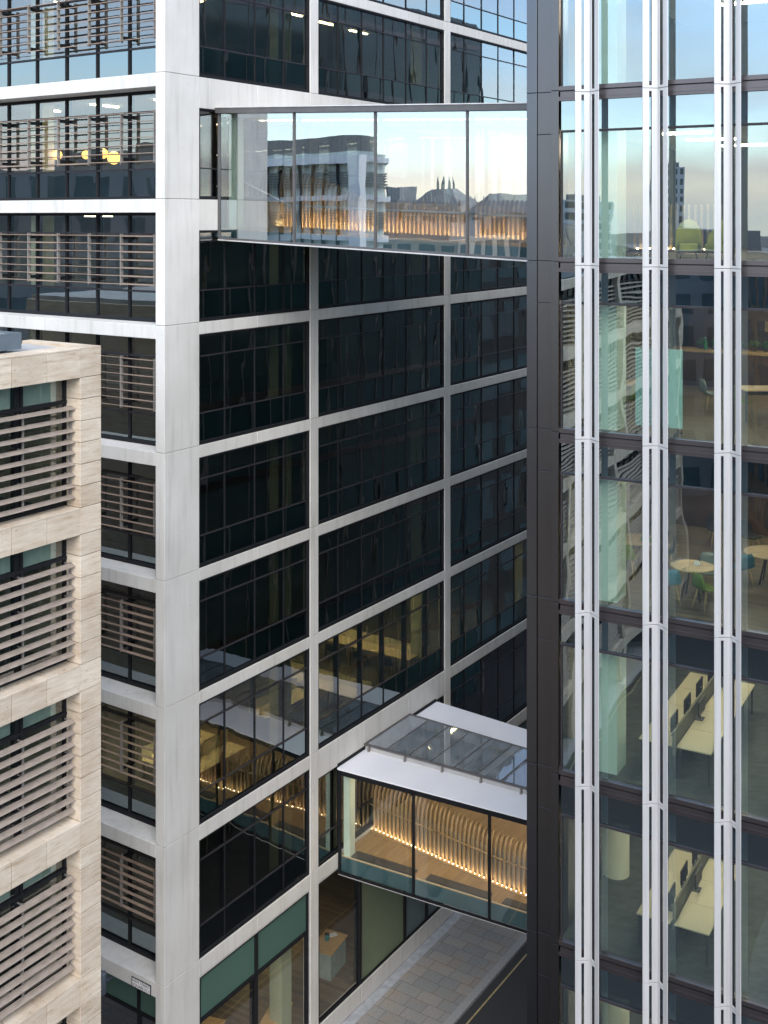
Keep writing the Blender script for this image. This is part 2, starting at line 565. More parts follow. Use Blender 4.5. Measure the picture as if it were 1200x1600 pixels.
# ================================================================== GROUND
g = MB().box(-1500, 1500, -1500, 1500, -0.5, -0.12).build('ground', M['city_ground']); tag(g, kind='structure')
road = MB(flipn).box(-140, 90, 3.42, 14.5, -ZC - 0.115, -ZC - 0.10).build('road', M['asphalt'])
road.location = (PW[0], PW[1], 0); road.rotation_euler = (0, 0, THR); tag(road, kind='structure')
pv = MB(flipn).box(-60, 60, 0.02, 3.10, -ZC - 0.11, -ZC).build('pavement', M['stone_slabs'])
pv.location = road.location; pv.rotation_euler = road.rotation_euler; tag(pv, kind='structure')
mb = MB(flipn)
s = -60.0
while s < 60:
    mb.box(s, s + 0.91, 3.104, 3.41, -ZC - 0.11, -ZC + 0.004); s += 0.915
kb = mb.build('kerb', M['kerb_granite'])
kb.location = road.location; kb.rotation_euler = road.rotation_euler; tag(kb, kind='structure')
mb = MB(flipn)
s = -60.0
while s < 60:
    mb.box(s, s + 1.19, 0.02, 0.42, -ZC, -ZC + 0.004); s += 1.2
ps = mb.build('pavement_edge', M['pale_granite'])
ps.location = road.location; ps.rotation_euler = road.rotation_euler; tag(ps, kind='structure')
yl = MB(flipn).box(-60, 60, 3.73, 3.79, -ZC - 0.10, -ZC - 0.096).build('road_line', M['yellow_paint'])
yl.location = road.location; yl.rotation_euler = road.rotation_euler; tag(yl, kind='structure')
al = MB(flipn).box(-5.4, -0.02, -40, 3.10, -ZC - 0.11, -ZC + 0.004).build('alley', M['stone_slabs'])
al.location = road.location; al.rotation_euler = road.rotation_euler; tag(al, kind='structure')

# ================================================================== WHITE BLOCK
W = empty('white_office_block', (PW[0], PW[1], 0), THR)
tag(W, 'white precast office block with a broad corner pier and grid of dark windows', 'building')
ZJ = [12.14, 8.28, 4.425, 0.574, -3.287, -7.161, -11.03, -14.89, -19.11, -23.33]
ZPL = -29.0
COLS = [(7.44, 7.92), (16.98, 17.455), (26.5, 26.97), (36.0, 37.2)]
BAYS = [(1.57, 7.44), (7.92, 16.98), (17.455, 26.5), (26.97, 36.0)]
MULL = [[2.91, 4.45, 6.02], [9.3, 10.86, 12.38, 14.04, 15.65], [18.83, 20.43, 22.02, 23.64, 25.1],
        [28.4, 29.9, 31.4, 32.9, 34.4]]


def band_h(j, b):
    if j in (2, 3) and b in (0, 1): return 0.98
    if j == 8 and b == 1: return 1.0
    if j == 8: return 0.46
    if j == 9: return 0.53
    return 0.385


# precast frame: pier, columns and bands in panels with open joints over a dark backing
mb = MB(flipn)
J = 0.012
ztop = ZJ[0] + 0.9
prev = ztop
for z in ZJ + [-25.5, -ZC]:
    z0 = z + J / 2 if z > -ZC else z
    z1 = prev - J / 2 if prev < ztop else prev
    mb.box(0, 1.565, 0, -0.375, z0, z1)
    for c0, c1 in COLS:
        mb.box(c0, c1, 0, -0.32, z0 if z > -ZC else z, z1)
    prev = z
for j, z in enumerate(ZJ):
    for b, (b0, b1) in enumerate(BAYS):
        h = band_h(j, b)
        cuts = [b0] + [m for i, m in enumerate(MULL[b]) if (b == 0 and i == 1) or (b and i in (1, 3))] + [b1]
        for a, c in zip(cuts[:-1], cuts[1:]):
            mb.box(a + J / 2, c - J / 2, -0.004, -0.30, z - h, z - J / 2)
# plinth
for b, (b0, b1) in enumerate(BAYS):
    x = b0
    while x < b1 - 0.1:
        x2 = min(x + 2.75, b1)
        mb.box(x + J / 2, x2 - J / 2, 0.01, -0.30, -ZC, ZPL); x = x2
# left (short) face bands and far pier
LEFT_END = -13.2
for j, z in enumerate(ZJ):
    h = 0.42 if j < 9 else 0.45
    x = -0.375
    while x > LEFT_END + 0.1:
        x2 = max(x - 4.4, LEFT_END)
        mb.box(0.0, 0.80, x - J / 2, x2 + J / 2, z - h, z - 0.004); x = x2
mb.box(0, 0.8, LEFT_END, LEFT_END - 1.2, -ZC, ztop)
mb.box(0, 0.8, -0.38, LEFT_END, -ZC, -ZC + 0.45)
frame_o = mb.build('precast_frame', M['white_precast'], W, bevel=0.012)
# backing
mb = MB(flipn)
mb.box(0.03, 1.53, -0.03, -0.35, -ZC, ztop)
for c0, c1 in COLS: mb.box(c0 + 0.02, c1 - 0.02, -0.03, -0.29, -ZC, ztop)
for j, z in enumerate(ZJ):
    for b, (b0, b1) in enumerate(BAYS): mb.box(b0 - 0.01, b1 + 0.01, -0.03, -0.28, z - band_h(j, b) + 0.02, z - 0.03)
mb.build('joint_backing', M['joint_dark'], W)
mb = MB(flipn).box(0.3, 36.5, -0.33, -22, ZJ[0] - 0.4, ZJ[0] - 0.05)
mb.build('roof', M['city_grey'], W)


def window_right(j, b):
    """one opening of the long face: dark frame, transoms, mullions; glass as its own pane part"""
    b0, b1 = BAYS[b]
    z1 = ZJ[j] - band_h(j, b) - 0.004
    z0 = ZJ[j + 1] if j < 9 else ZPL
    z0 += 0.004
    f = MB(flipn)
    fw = 0.085
    n0, n1 = -0.045, -0.20
    f.box(b0, b0 + fw, n0, n1, z0, z1); f.box(b1 - fw, b1, n0, n1, z0, z1)
    f.box(b0 + fw, b1 - fw, n0, n1, z1 - 0.07, z1); f.box(b0 + fw, b1 - fw, n0, n1, z0, z0 + 0.10)
    f.box(b0 + fw, b1 - fw, -0.02, n0 - 0.001, z1 - 0.028, z1 - 0.002, 1)
    zt = [z0 + 0.98]
    if band_h(j, b) < 0.9: zt.append(ZJ[j] - 1.09 - (0.08 if j >= 8 else 0))
    zt = [t for t in zt if z0 + 0.3 < t < z1 - 0.3]
    for t in zt: f.box(b0 + fw, b1 - fw, -0.08, n1, t - 0.018, t + 0.018, 1)
    for m in MULL[b]: f.box(m - 0.02, m + 0.02, -0.09, n1 - 0.12, z0 + 0.10, z1 - 0.07)
    wo = f.build('window', [M['frame_black'], M['frame_bar']], W)
    g = MB(flipn)
    xs = [b0 + fw] + MULL[b] + [b1 - fw]
    rr = random.Random(j * 10 + b)
    lv = sorted([z0 + 0.10] + zt + [z1 - 0.07])
    for x0, x1 in zip(xs[:-1], xs[1:]):
        for k, (a, c) in enumerate(zip(lv[:-1], lv[1:])):
            t1, t2 = rr.uniform(-.004, .004), rr.uniform(-.004, .004)      # panes never sit quite true
            n = -0.12
            p = [(x0, n + t1, a), (x1, n - t1, a), (x1, n - t1 + t2, c), (x0, n + t1 + t2, c)]
            q = [(s_, n_ - 0.03, z_) for s_, n_, z_ in p]
            g.raw(p + q, [(0, 1, 2, 3), (7, 6, 5, 4), (0, 4, 5, 1), (1, 5, 6, 2), (2, 6, 7, 3), (3, 7, 4, 0)], 1 if k == 0 and len(lv) > 2 else 0)
    g.build('glass', [M['glass_block'], M['glass_spandrel']], wo)


for j in range(0, 9):
    for b in range(4):
        if b == 3 and j > 5: continue
        window_right(j, b)


def shopfront(b, bars, cross, fills):
    """ground floor glazing"""
    b0, b1 = BAYS[b]
    z1 = ZJ[9] - 0.534; z0 = ZPL + 0.004
    f = MB(flipn)
    f.box(b0, b0 + 0.035, -0.02, -0.2, z0, z1, 2); f.box(b1 - 0.035, b1, -0.02, -0.2, z0, z1, 2)
    f.box(b0 + 0.035, b1 - 0.035, -0.02, -0.2, z1 - 0.045, z1, 2)
    f.box(b0 + 0.035, b0 + 0.12, -0.05, -0.2, z0, z1 - 0.045); f.box(b1 - 0.12, b1 - 0.035, -0.05, -0.2, z0, z1 - 0.045)
    f.box(b0 + 0.12, b1 - 0.12, -0.05, -0.2, z1 - 0.12, z1 - 0.045); f.box(b0 + 0.12, b1 - 0.12, -0.05, -0.2, z0, z0 + 0.06)
    for m in bars: f.box(m - 0.05, m + 0.05, -0.03, -0.32, z0 + 0.06, z1 - 0.12)
    xs = [b0 + 0.12] + bars + [b1 - 0.12]
    for i, (x0, x1) in enumerate(zip(xs[:-1], xs[1:])):
        if cross[i]: f.box(x0, x1, -0.04, -0.2, cross[i] - 0.05, cross[i] + 0.05)
    wo = f.build('shop_window', [M['frame_black'], M['frame_bar'], M['bridge_trim']], W)
    g = MB(flipn)
    for i, (x0, x1) in enumerate(zip(xs[:-1], xs[1:])):
        x0 += 0.05 if i else 0; x1 -= 0.05 if i < len(xs) - 2 else 0
        if cross[i]:
            g.box(x0, x1, -0.12, -0.15, z0 + 0.06, cross[i] - 0.05, 0)
            g.box(x0, x1, -0.12, -0.15, cross[i] + 0.05, z1 - 0.12, fills[i])
        else:
            g.box(x0, x1, -0.12, -0.15, z0 + 0.06, z1 - 0.12, fills[i])
    g.build('glass', [M['glass_bridge_low'], M['frosted_teal'], M['frosted_green'], M['city_window']], wo)


shopfront(0, [4.48], [-25.33, -25.33], [1, 1])
shopfront(1, [10.69, 13.9, 15.6], [None, None, None, None], [0, 2, 3, 3])
shopfront(2, [20.4, 23.6], [None, None, None], [0, 3, 3])


def window_left(j):
    """one storey of the short face: recessed glazing"""
    z1 = ZJ[j] - 0.42 - 0.004
    z0 = ZJ[j + 1]
    a, e = -0.375, LEFT_END
    sg = 0.80
    f = MB(flipn)
    f.box(sg, sg + 0.12, a, e, z1 - 0.09, z1); f.box(sg - 0.06, sg + 0.12, a, e, z0, z0 + 0.10)
    tz = [ZJ[j] - 1.09, z0 + 0.95]
    for t in tz: f.box(sg - 0.02, sg + 0.12, a, e, t - 0.03, t + 0.03, 1)
    ms = [-0.84 - 1.46 * k for k in range(9)]
    for m in ms: f.box(sg - 0.02, sg + 0.22, m - 0.035, m + 0.035, z0 + 0.10, z1 - 0.09)
    wo = f.build('window', [M['frame_black'], M['frame_bar']], W)
    g = MB(flipn)
    xs = [a] + ms + [e]
    lv = [z0 + 0.10, tz[1], tz[0], z1 - 0.09]
    rr = random.Random(j + 99)
    for x0, x1 in zip(xs[:-1], xs[1:]):
        for k in range(3):
            t1 = rr.uniform(-.004, .004)
            p = [(sg + 0.04 + t1, x0, lv[k]), (sg + 0.04 - t1, x1, lv[k]), (sg + 0.04 - t1, x1, lv[k + 1]), (sg + 0.04 + t1, x0, lv[k + 1])]
            q = [(s_ + 0.03, n_, z_) for s_, n_, z_ in p]
            g.raw(p + q, [(3, 2, 1, 0), (4, 5, 6, 7), (1, 5, 4, 0), (2, 6, 5, 1), (3, 7, 6, 2), (0, 4, 7, 3)], 1 if k == 0 else 0)
    g.build('glass', [M['glass_louvre'], M['glass_spandrel']], wo)
    # louvre screen in front: posts with brackets and thin slats
    if j < 9:
        l = MB(flipn)
        zs = [ZJ[j] - 1.15 - 0.254 * i for i in range(7)]
        rr = random.Random(j)
        edges = [-0.38] + ms
        for m in ms:
            l.box(0.41, 0.52, m - 0.02, m + 0.02, zs[-1] - 0.06, zs[0] + 0.06, 2)
            for zb in (zs[0] - 0.08, zs[-1] + 0.10): l.box(0.52, sg, m - 0.05, m + 0.05, zb - 0.05, zb + 0.05, 3)
        for x0, x1 in zip(edges[:-1], edges[1:]):
            tilt = rr.choice([0.0, 0.012, -0.008])
            for z in zs:
                zz = z + rr.uniform(-.006, .006)
                p = [(0.395, x0 - 0.01, zz - 0.010 - tilt), (0.475, x0 - 0.01, zz - 0.010 + tilt), (0.475, x1 + 0.01, zz - 0.010 + tilt), (0.395, x1 + 0.01, zz - 0.010 - tilt)]
                q = [(s_, n_, z_ + 0.02) for s_, n_, z_ in p]
                l.raw(p + q, [(0, 1, 2, 3), (7, 6, 5, 4), (0, 4, 5, 1), (1, 5, 6, 2), (2, 6, 7, 3), (3, 7, 4, 0)], 0)
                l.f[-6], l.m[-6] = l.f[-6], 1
        l.build('louvre_screen', [M['slat_pale'], M['slat_timber'], M['post_grey'], M['frame_black']], W)


for j in range(0, 9): window_left(j)
f = MB(flipn)
f.box(0.8, 0.9, -0.375, LEFT_END, -23.87, -23.79)
for m in (-1.9, -4.8, -7.7, -10.6): f.box(0.8, 0.95, m - 0.05, m + 0.05, -ZC + 0.4, -23.87)
f.box(0.8, 0.92, -0.375, LEFT_END, -25.3, -25.2)
wo = f.build('shop_window', M['frame_black'], W)
MB(flipn).box(0.86, 0.88, -0.375, LEFT_END, -ZC + 0.4, -25.3).box(0.86, 0.88, -0.375, LEFT_END, -25.2, -23.87, 1).build('glass', [M['glass_block'], M['frosted_teal']], wo)

# interiors: slabs, ceilings, core walls, columns and ceiling lights
slabs = MB(flipn)
for j in range(1, 10):
    slabs.box(0.95, 36, -0.34, -20, ZJ[j] - 0.40, ZJ[j] - 0.02, 0)
slabs.box(0.95, 36, -0.34, -20, -ZC - 0.05, -29.2, 1)
slabs.build('floor', [M['carpet_dark'], M['timber_floor']], W)
ceil = MB(flipn)
for j in range(0, 10): ceil.box(0.95, 36, -0.45, -20, ZJ[j] - 0.50, ZJ[j] - 0.42)
ceil.build('ceiling', M['ceiling_white'], W)
cw = MB(flipn)
cw.box(9.0, 36, -9.0, -9.2, -ZC, ZJ[0] - 0.5); cw.box(9.0, 9.2, -9.2, -20, -ZC, ZJ[0] - 0.5)
cw.box(0.95, 9, -19.8, -20, -ZC, ZJ[0] - 0.5); cw.box(35.8, 36, -0.4, -9, -ZC, ZJ[0] - 0.5)
cw.build('core_wall', M['core_wall'], W)
for x in (6.9, 16.45, 25.9):
    MB(flipn).box(x - 0.28, x + 0.28, -0.65, -1.20, -ZC, ZJ[0] - 0.5).build('interior_column', M['column_dim'], W)
for y in (-7.0, -13.0):
    MB(flipn).box(1.3, 1.85, y, y - 0.55, -ZC, ZJ[0] - 0.5).build('interior_column', M['column_cream'], W)
strip = MB().box(-0.62, 0.62, -0.05, 0.05, -0.02, 0.02)
lights_w = []
proto = {}
for key in ('office_light', 'office_light_dim', 'desk_light'):
    o = MB().box(-0.62, 0.62, -0.06, 0.06, -0.02, 0.02).build('ceiling_light', M[key], W)
    proto[key] = o
first = {'office_light': True, 'office_light_dim': True, 'desk_light': True}


def ceiling_light(key, s, n, z, rz=0):
    o = proto[key] if first[key] else proto[key].copy()
    if first[key]: first[key] = False
    else: C.objects.link(o); o.parent = W
    o.location = (s, -n, z + ZC); o.rotation_euler = (0, 0, rz)


for j, key, spots in [
    (0, 'office_light', [(3, -2), (3, -5), (3, -8), (6, -3.5), (10, -3), (13, -3)]),
    (1, 'office_light', [(2.5, -2), (2.5, -5), (2.8, -8), (5, -3.5), (9.5, -2.4), (12, -2.6), (14.6, -2.8)]),
    (2, 'office_light', [(2.8, -2.5), (2.8, -5.5), (2.8, -8.5), (6, -3)]),
    (3, 'office_light_dim', [(3, -2.5), (3, -6.0), (6, -3), (11, -3)]),
    (4, 'office_light_dim', [(3, -3), (4.5, -6), (11, -4), (20, -3)]),
    (5, 'office_light_dim', [(3, -3), (11, -4), (19, -3), (22, -4)]),
    (6, 'office_light_dim', [(4, -3), (11, -3), (14, -3), (19, -3), (22, -3)]),
    (7, 'desk_light', [(3.2, -2.4), (6, -3.2), (10.8, -2.4), (12.6, -4.4), (15.2, -2.6), (16.6, -5), (2.5, -7), (20, -3), (23, -3)]),
    (8, 'office_light_dim', [(3, -3), (5.6, -2.2), (9.5, -2), (13, -3), (2.5, -7), (20, -3)]),
    (9, 'office_light', [(3.2, -2.5), (5.8, -2.5), (9.6, -2.2), (12, -3)])]:
    for s, n in spots: ceiling_light(key, s, n, ZJ[j] - 0.53)

# ================================================================== STONE BLOCK
V = empty('stone_office_block', (PV[0], PV[1], 0), THR)
tag(V, 'cream travertine office block with deep louvred windows and flat roof, front left', 'building')
HV = 3.855
zb = [-3.93 - HV * k for k in range(7)]
mb = MB(flipn)
VJ = 0.016
BAYL = 8.4
x_l = -0.68
piers = [(-0.68, 0.0)]
bays = []
x = -0.68
for k in range(7):
    bays.append((x - BAYL, x)); piers.append((x - BAYL - 0.68, x - BAYL)); x -= BAYL + 0.68
VEND = piers[-1][0]
for p0, p1 in piers:                                        # piers in courses
    z = -3.2
    ks = []
    for k in range(7):
        top = zb[k] + (0.0); ks.append(top)
        for i in range(1, 6): ks.append(top - (HV - 0.66) * i / 6)
        ks.append(top - (HV - 0.66))
    ks = [c for c in ks if c > -ZC] + [-ZC]
    for c in ks:
        mb.box(p0, p1, 0, -0.56, c + (VJ / 2 if c > -ZC else 0), z - (VJ / 2 if z < -3.3 else 0)); z = c
for b0, b1 in bays:                                         # spandrels in panels of about 1.1 m
    for k in range(7):
        zt = -3.2 if k == 0 else zb[k] + 0.665
        n = 8; w = (b1 - b0) / n
        for i in range(n):
            mb.box(b0 + i * w + VJ / 2, b0 + (i + 1) * w - VJ / 2, 0.0, -0.50, zb[k], zt - 0.05)
        for i in range(n):                                  # sill stones, a touch proud
            mb.box(b0 + i * w + VJ / 2, b0 + (i + 1) * w - VJ / 2, 0.008, -0.62, zt - 0.048, zt)
mb.build('travertine_frame', M['travertine'], V, bevel=0.008)
mb = MB(flipn)
for p0, p1 in piers: mb.box(p0 + 0.02, p1 - 0.02, -0.02, -0.53, -ZC, -3.25)
for b0, b1 in bays:
    for k in range(7): mb.box(b0, b1, -0.02, -0.48, zb[k] + 0.02, (-3.2 if k == 0 else zb[k] + 0.665) - 0.06)
mb.build('joint_backing', M['stone_joint'], V)
mb = MB(flipn)
mb.box(-0.30, 0.0, -0.565, -2.6, -ZC, -3.2)                 # return wall on the alley
mb.box(-0.30, 0.0, -2.605, -17.9, -ZC, -3.45)
mb.build('end_wall', M['travertine'], V)
MB(flipn).box(VEND, -0.31, -0.63, -17.9, -3.75, -3.28).build('roof', M['plinth_stone'], V)
MB(flipn).box(VEND, -0.31, -17.8, -18, -ZC, -3.3).build('rear_wall', M['travertine'], V)


def stone_window(b0, b1, k, detail):
    z1 = zb[k] - 0.004
    z0 = zb[k] - (HV - 0.665) + 0.004
    f = MB(flipn)
    ng = -0.50
    f.box(b0, b1, ng, ng - 0.1, z1 - 0.06, z1); f.box(b0, b1, ng + 0.02, ng - 0.1, z0, z0 + 0.08)
    f.box(b0, b0 + 0.07, ng, ng - 0.1, z0, z1); f.box(b1 - 0.07, b1, ng, ng - 0.1, z0, z1)
    tz = z1 - 0.62
    f.box(b0, b1, ng + 0.02, ng - 0.1, tz - 0.05, tz + 0.03)
    nm = 6; w = (b1 - b0) / nm
    ms = [b1 - w * i for i in range(1, nm)]
    for m in ms:
        f.box(m - 0.035, m + 0.035, ng + 0.015, ng - 0.16, z0, z1)
        f.box(m - 0.18, m - 0.06, ng - 0.02, ng - 0.18, z0, z1)
    wo = f.build('window', M['frame_black'], V)
    g = MB(flipn)
    xs = [b0] + sorted(ms) + [b1]
    for a, c in zip(xs[:-1], xs[1:]): g.box(a + 0.035, c - 0.035, ng - 0.04, ng - 0.07, z0 + 0.08, z1 - 0.06)
    g.build('glass', M['glass_stone'], wo)
    l = MB(flipn)
    zs = [z1 - 0.745 - 0.272 * i for i in range(9)]
    rr = random.Random(k)
    for i, z in enumerate(zs):
        wob = rr.uniform(-.01, .01)
        pr = [(-0.17, z - 0.030), (-0.165, z - 0.045), (-0.31, z + 0.015), (-0.315, z + 0.03)]
        pts = [(b0 + 0.02, n, zz) for n, zz in pr] + [(b1 - 0.015, n, zz + wob) for n, zz in pr]
        l.raw(pts, [(0, 1, 2, 3), (7, 6, 5, 4), (0, 4, 5, 1), (1, 5, 6, 2), (2, 6, 7, 3), (3, 7, 4, 0)], 0)
    for m in [b1 - 0.06] + [m - 0.12 for m in ms] + [b0 + 0.06]:
        l.box(m - 0.012, m + 0.012, -0.28, -0.34, zs[-1] - 0.05, zs[0] + 0.04, 1)
        for zz in zs[::3]: l.box(m - 0.015, m + 0.015, -0.34, -0.5, zz - 0.015, zz + 0.015, 1)
    l.build('louvre_screen', [M['slat_stone'], M['post_grey']], V)


for i, (b0, b1) in enumerate(bays):
    for k in range(6): stone_window(b0, b1, k, i == 0)
mb = MB(flipn); cb = MB(flipn)
for k in range(7):
    mb.box(VEND + 0.3, -0.35, -0.70, -17.7, zb[k] + 0.15, zb[k] + 0.42)
    cb.box(VEND + 0.3, -0.35, -0.72, -17.7, zb[k] + 0.02, zb[k] + 0.10)
mb.build('floor', M['carpet_dark'], V)
cb.build('ceiling', M['ceiling_white'], V)
bl = MB(flipn)
for k in range(6):                                          # pale roller blinds drawn a little behind the top lights
    for i in range(6): bl.box(-0.80 - 1.4 * i - 1.18, -0.80 - 1.4 * i - 0.12, -0.62, -0.64, zb[k] - 0.60, zb[k] - 0.07)
bl.build('roller_blind', M['blind_cloth'], V)
MB(flipn).box(VEND + 0.3, -0.35, -8.0, -8.2, -ZC, -3.8).build('core_wall', M['core_wall'], V)
o = MB(flipn)
o.box(-40, -1.62, -1.05, -1.13, -3.2, -2.80)
o.box(-1.70, -1.62, -1.13, -6.0, -3.2, -2.80)
o.build('roof_upstand', M['upstand_blue'], V)
MB(flipn).box(-40, -1.7, -1.13, -6.0, -3.0, -2.84).build('plant_deck', M['city_grey'], V)
vx, vy = to_world(FV, -2.92, 1.7)
ve = empty('roof_vent', (vx, vy, ZC - 2.84))
tag(ve, 'small white domed vent on a blue grey pipe standing on the stone block roof', 'roof vent')
MB().cyl(0, 0, 0, 0.42, 0.075).build('pipe', M['upstand_blue'], ve)
MB().lathe(0, 0, [(0.10, 0.42), (0.17, 0.45), (0.18, 0.53), (0.14, 0.60), (0.13, 0.61), (0.165, 0.63), (0.16, 0.68), (0.06, 0.72)]).build('cowl', M['white_paint'], ve)
MB().box(-0.12, 0.12, -0.06, 0.06, 0.78, 0.93).cyl(0, 0, 0.72, 0.78, 0.03).build('sensor_box', M['upstand_blue'], ve)

# ================================================================== GLASS TOWER
T = empty('glass_tower', (PT[0], PT[1], 0), THT)
tag(T, 'dark clad glass tower with bright vertical metal fins, right of the street', 'building')
HT = 3.85
ZT = [2.84 - HT * k for k in range(-2, 8)]                  # floor lines, index 2 = 2.84
ZT = [z for z in ZT if z > -ZC + 1]
UR = 9.9
ttop = 12.5
mb = MB(upz)
JT = 0.012
prev = ttop
for z in ZT + [-ZC]:                                        # corner cladding in three strips
    zt = z + 0.02
    mb.box(-0.89, -0.642, 0.19, 0.60, zt + JT / 2, prev - JT / 2, 0)
    if z > -ZC: mb.box(-0.636, -0.222, 0.22, 0.60, zt - 0.0 + JT / 2, prev - 0.96 - JT / 2, 1)
    mb.box(-0.636, -0.222, 0.22, 0.60, prev - 0.96 + JT / 2 if prev < ttop else prev - 1.0, prev - JT / 2, 1)
    if z == -ZC: mb.box(-0.636, -0.222, 0.22, 0.60, -ZC, prev - 0.96 - JT / 2, 1)
    mb.box(-0.216, -0.035, -0.03, 0.60, zt + JT / 2, prev - JT / 2, 1)
    prev = zt
mb.build('corner_cladding', [M['tower_cladding'], M['tower_cladding_warm']], T, bevel=0.006)
MB(upz).box(-0.88, -0.04, 0.24, 0.59, -ZC, ttop).build('joint_backing', M['black_paint'], T)
# floor bands
bd = MB(upz)
for z in ZT:
    bd.box(-0.034, UR, -0.02, 0.18, z + 0.02, z + 0.115)
    bd.box(-0.034, UR, 0.03, 0.18, z - 0.01, z + 0.02, 1)
    bd.box(0.0, UR, -0.01, 0.18, z - 0.125, z - 0.01)
    bd.box(-0.034, UR, -0.035, 0.18, z - 0.15, z - 0.125)
    bd.box(-0.034, UR, -0.02, 0.18, z - 0.215, z - 0.15)
bd.build('floor_band', [M['tower_band'], M['black_paint']], T)
PITCH = 1.515
NM = 6
for fi in range(len(ZT)):
    ztop_ = ZT[fi] - 0.215
    zbot = ZT[fi + 1] + 0.115 if fi + 1 < len(ZT) else -ZC
    tz = ZT[fi] - 0.90
    for k in range(-1, NM):
        u0 = 0.0 if k < 0 else 0.71 + PITCH * k + 0.03
        u1 = 0.71 + PITCH * (k + 1) - 0.03
        f = MB(upz)
        f.box(u0, u1, 0.0, 0.10, tz - 0.025, tz + 0.025, 0)
        f.box(u1, u1 + 0.06, 0.0, 0.16, zbot, ztop_, 1)
        f.box(u0 + 0.002, u0 + 0.03, 0.012, 0.10, zbot, tz - 0.025, 0); f.box(u1 - 0.03, u1 - 0.002, 0.012, 0.10, zbot, tz - 0.025, 0)
        wo = f.build('window', [M['frame_bar'], M['frame_black']], T)
        rr = random.Random(fi * 31 + k)
        g = MB(upz)
        for (a, c, mi) in ((zbot, tz - 0.025, 0), (tz + 0.025, ztop_, 1)):
            t1, t2 = rr.uniform(-.003, .003), rr.uniform(-.003, .003)
            p = [(u0 + 0.002, 0.05 + t1, a), (u1 - 0.002, 0.05 - t1, a), (u1 - 0.002, 0.05 - t1 + t2, c), (u0 + 0.002, 0.05 + t1 + t2, c)]
            q = [(x_, y_ + 0.03, z_) for x_, y_, z_ in p]
            g.raw(p + q, [(0, 1, 2, 3), (7, 6, 5, 4), (0, 4, 5, 1), (1, 5, 6, 2), (2, 6, 7, 3), (3, 7, 4, 0)], mi)
        g.build('glass', [M['glass_tower'], M['glass_tower_head']], wo)


def leg(mb, A, B, f0, f1, z0, z1, th=0.035):
    ax, ay = A; bx, by = B
    L = math.hypot(bx - ax, by - ay); nx, ny = -(by - ay) / L * th / 2, (bx - ax) / L * th / 2
    p0 = (ax + (bx - ax) * f0, ay + (by - ay) * f0); p1 = (ax + (bx - ax) * f1, ay + (by - ay) * f1)
    mb.prism([(p0[0] + nx, p0[1] + ny), (p1[0] + nx, p1[1] + ny), (p1[0] - nx, p1[1] - ny), (p0[0] - nx, p0[1] - ny)], z0, z1)


fin_p = None
for k in range(NM):
    for fi in range(len(ZT)):
        z1 = ZT[fi] - 0.055 - 0.006; z0 = (ZT[fi + 1] if fi + 1 < len(ZT) else -ZC) - 0.055 + 0.006
        if abs((z1 - z0) - (HT - 0.012)) > 0.01: continue
        if fin_p is None:
            mb = MB()
            A, B, D = (-0.27, -0.27), (0.0, -0.06), (0.27, -0.27)
            h = HT - 0.012
            leg(mb, A, B, 0.0, 0.42, 0, h, 0.022); leg(mb, A, B, 0.60, 1.0, 0, h, 0.022)
            leg(mb, B, D, 0.0, 0.20, 0, h, 0.02); leg(mb, B, D, 0.56, 1.0, 0, h, 0.02)
            for zz in (0, h - 0.055):
                leg(mb, A, B, 0.42, 0.60, zz, zz + 0.055, 0.02); leg(mb, B, D, 0.20, 0.56, zz, zz + 0.055, 0.018)
            mb.box(-0.02, 0.02, -0.05, 0.0, h * 0.25, h * 0.25 + 0.1); mb.box(-0.02, 0.02, -0.05, 0.0, h * 0.8, h * 0.8 + 0.1)
            fin_p = mb.build('metal_fin', M['fin_white'], T, bevel=0.004)
            o = fin_p
        else:
            o = fin_p.copy(); C.objects.link(o); o.parent = T
        o.location = (0.71 + PITCH * k, 0, z0 + ZC)
# side wall on the street, glazed behind thin fins
sw = MB(upz)
SW = 41.0
v = 0.62
while v < SW:
    sw.box(-0.82, -0.80, v, v + 1.44, -ZC, ttop - 0.6, 0)
    sw.box(-0.89, -0.78, v + 1.44, v + 1.50, -ZC, ttop - 0.5, 1)
    v += 1.5
for z in ZT: sw.box(-0.86, -0.79, 0.62, SW, z - 0.2, z + 0.12, 2)
sw.build('side_wall', [M['side_glass'], M['post_grey'], M['tower_band']], T)
MB(upz).box(-0.78, UR, 0.62, SW, ttop - 0.6, ttop - 0.4).build('roof', M['city_grey'], T)
MB(upz).box(UR, UR + 0.3, 0, SW, -ZC, ttop - 0.5).build('side_core', M['tower_cladding'], T)
# interiors
fl = MB(upz); ce = MB(upz)
for i, z in enumerate(ZT):
    fl.box(-0.03, UR - 0.02, 0.20, SW - 0.3, z - 0.19, z + 0.10, 0 if i <= 5 else 1)
    ce.box(-0.03, UR - 0.02, 0.22, SW - 0.3, z - 0.86, z - 0.78)
fl.build('floor', [M['timber_floor'], M['carpet_teal']], T)
ce.build('ceiling', M['ceiling_white'], T)
MB(upz).box(-0.5, UR - 0.02, 11.0, 11.2, -ZC, ttop - 0.7).build('core_wall', M['core_dark'], T)
MB(upz).box(-0.55, -0.45, 0.62, 11, -ZC, ttop - 0.7).build('lining_wall', M['core_wall'], T)
for (u0, u1) in ((0.60, 1.17),):
    cl = MB(upz).box(u0, u1, 0.42, 1.10, ZT[6] - 0.2, ttop - 0.7)
    cl.build('interior_column', M['column_green'], T, bevel=0.01)
MB(upz).cyl(0.20, 3.35, -ZC, ZT[6] - 0.2, 0.33, n=24).build('round_column', M['column_cream'], T)
MB(upz).box(4.95, 5.5, 0.42, 1.1, -ZC, ttop - 0.7).build('interior_column', M['column_cream'], T)
tl = None
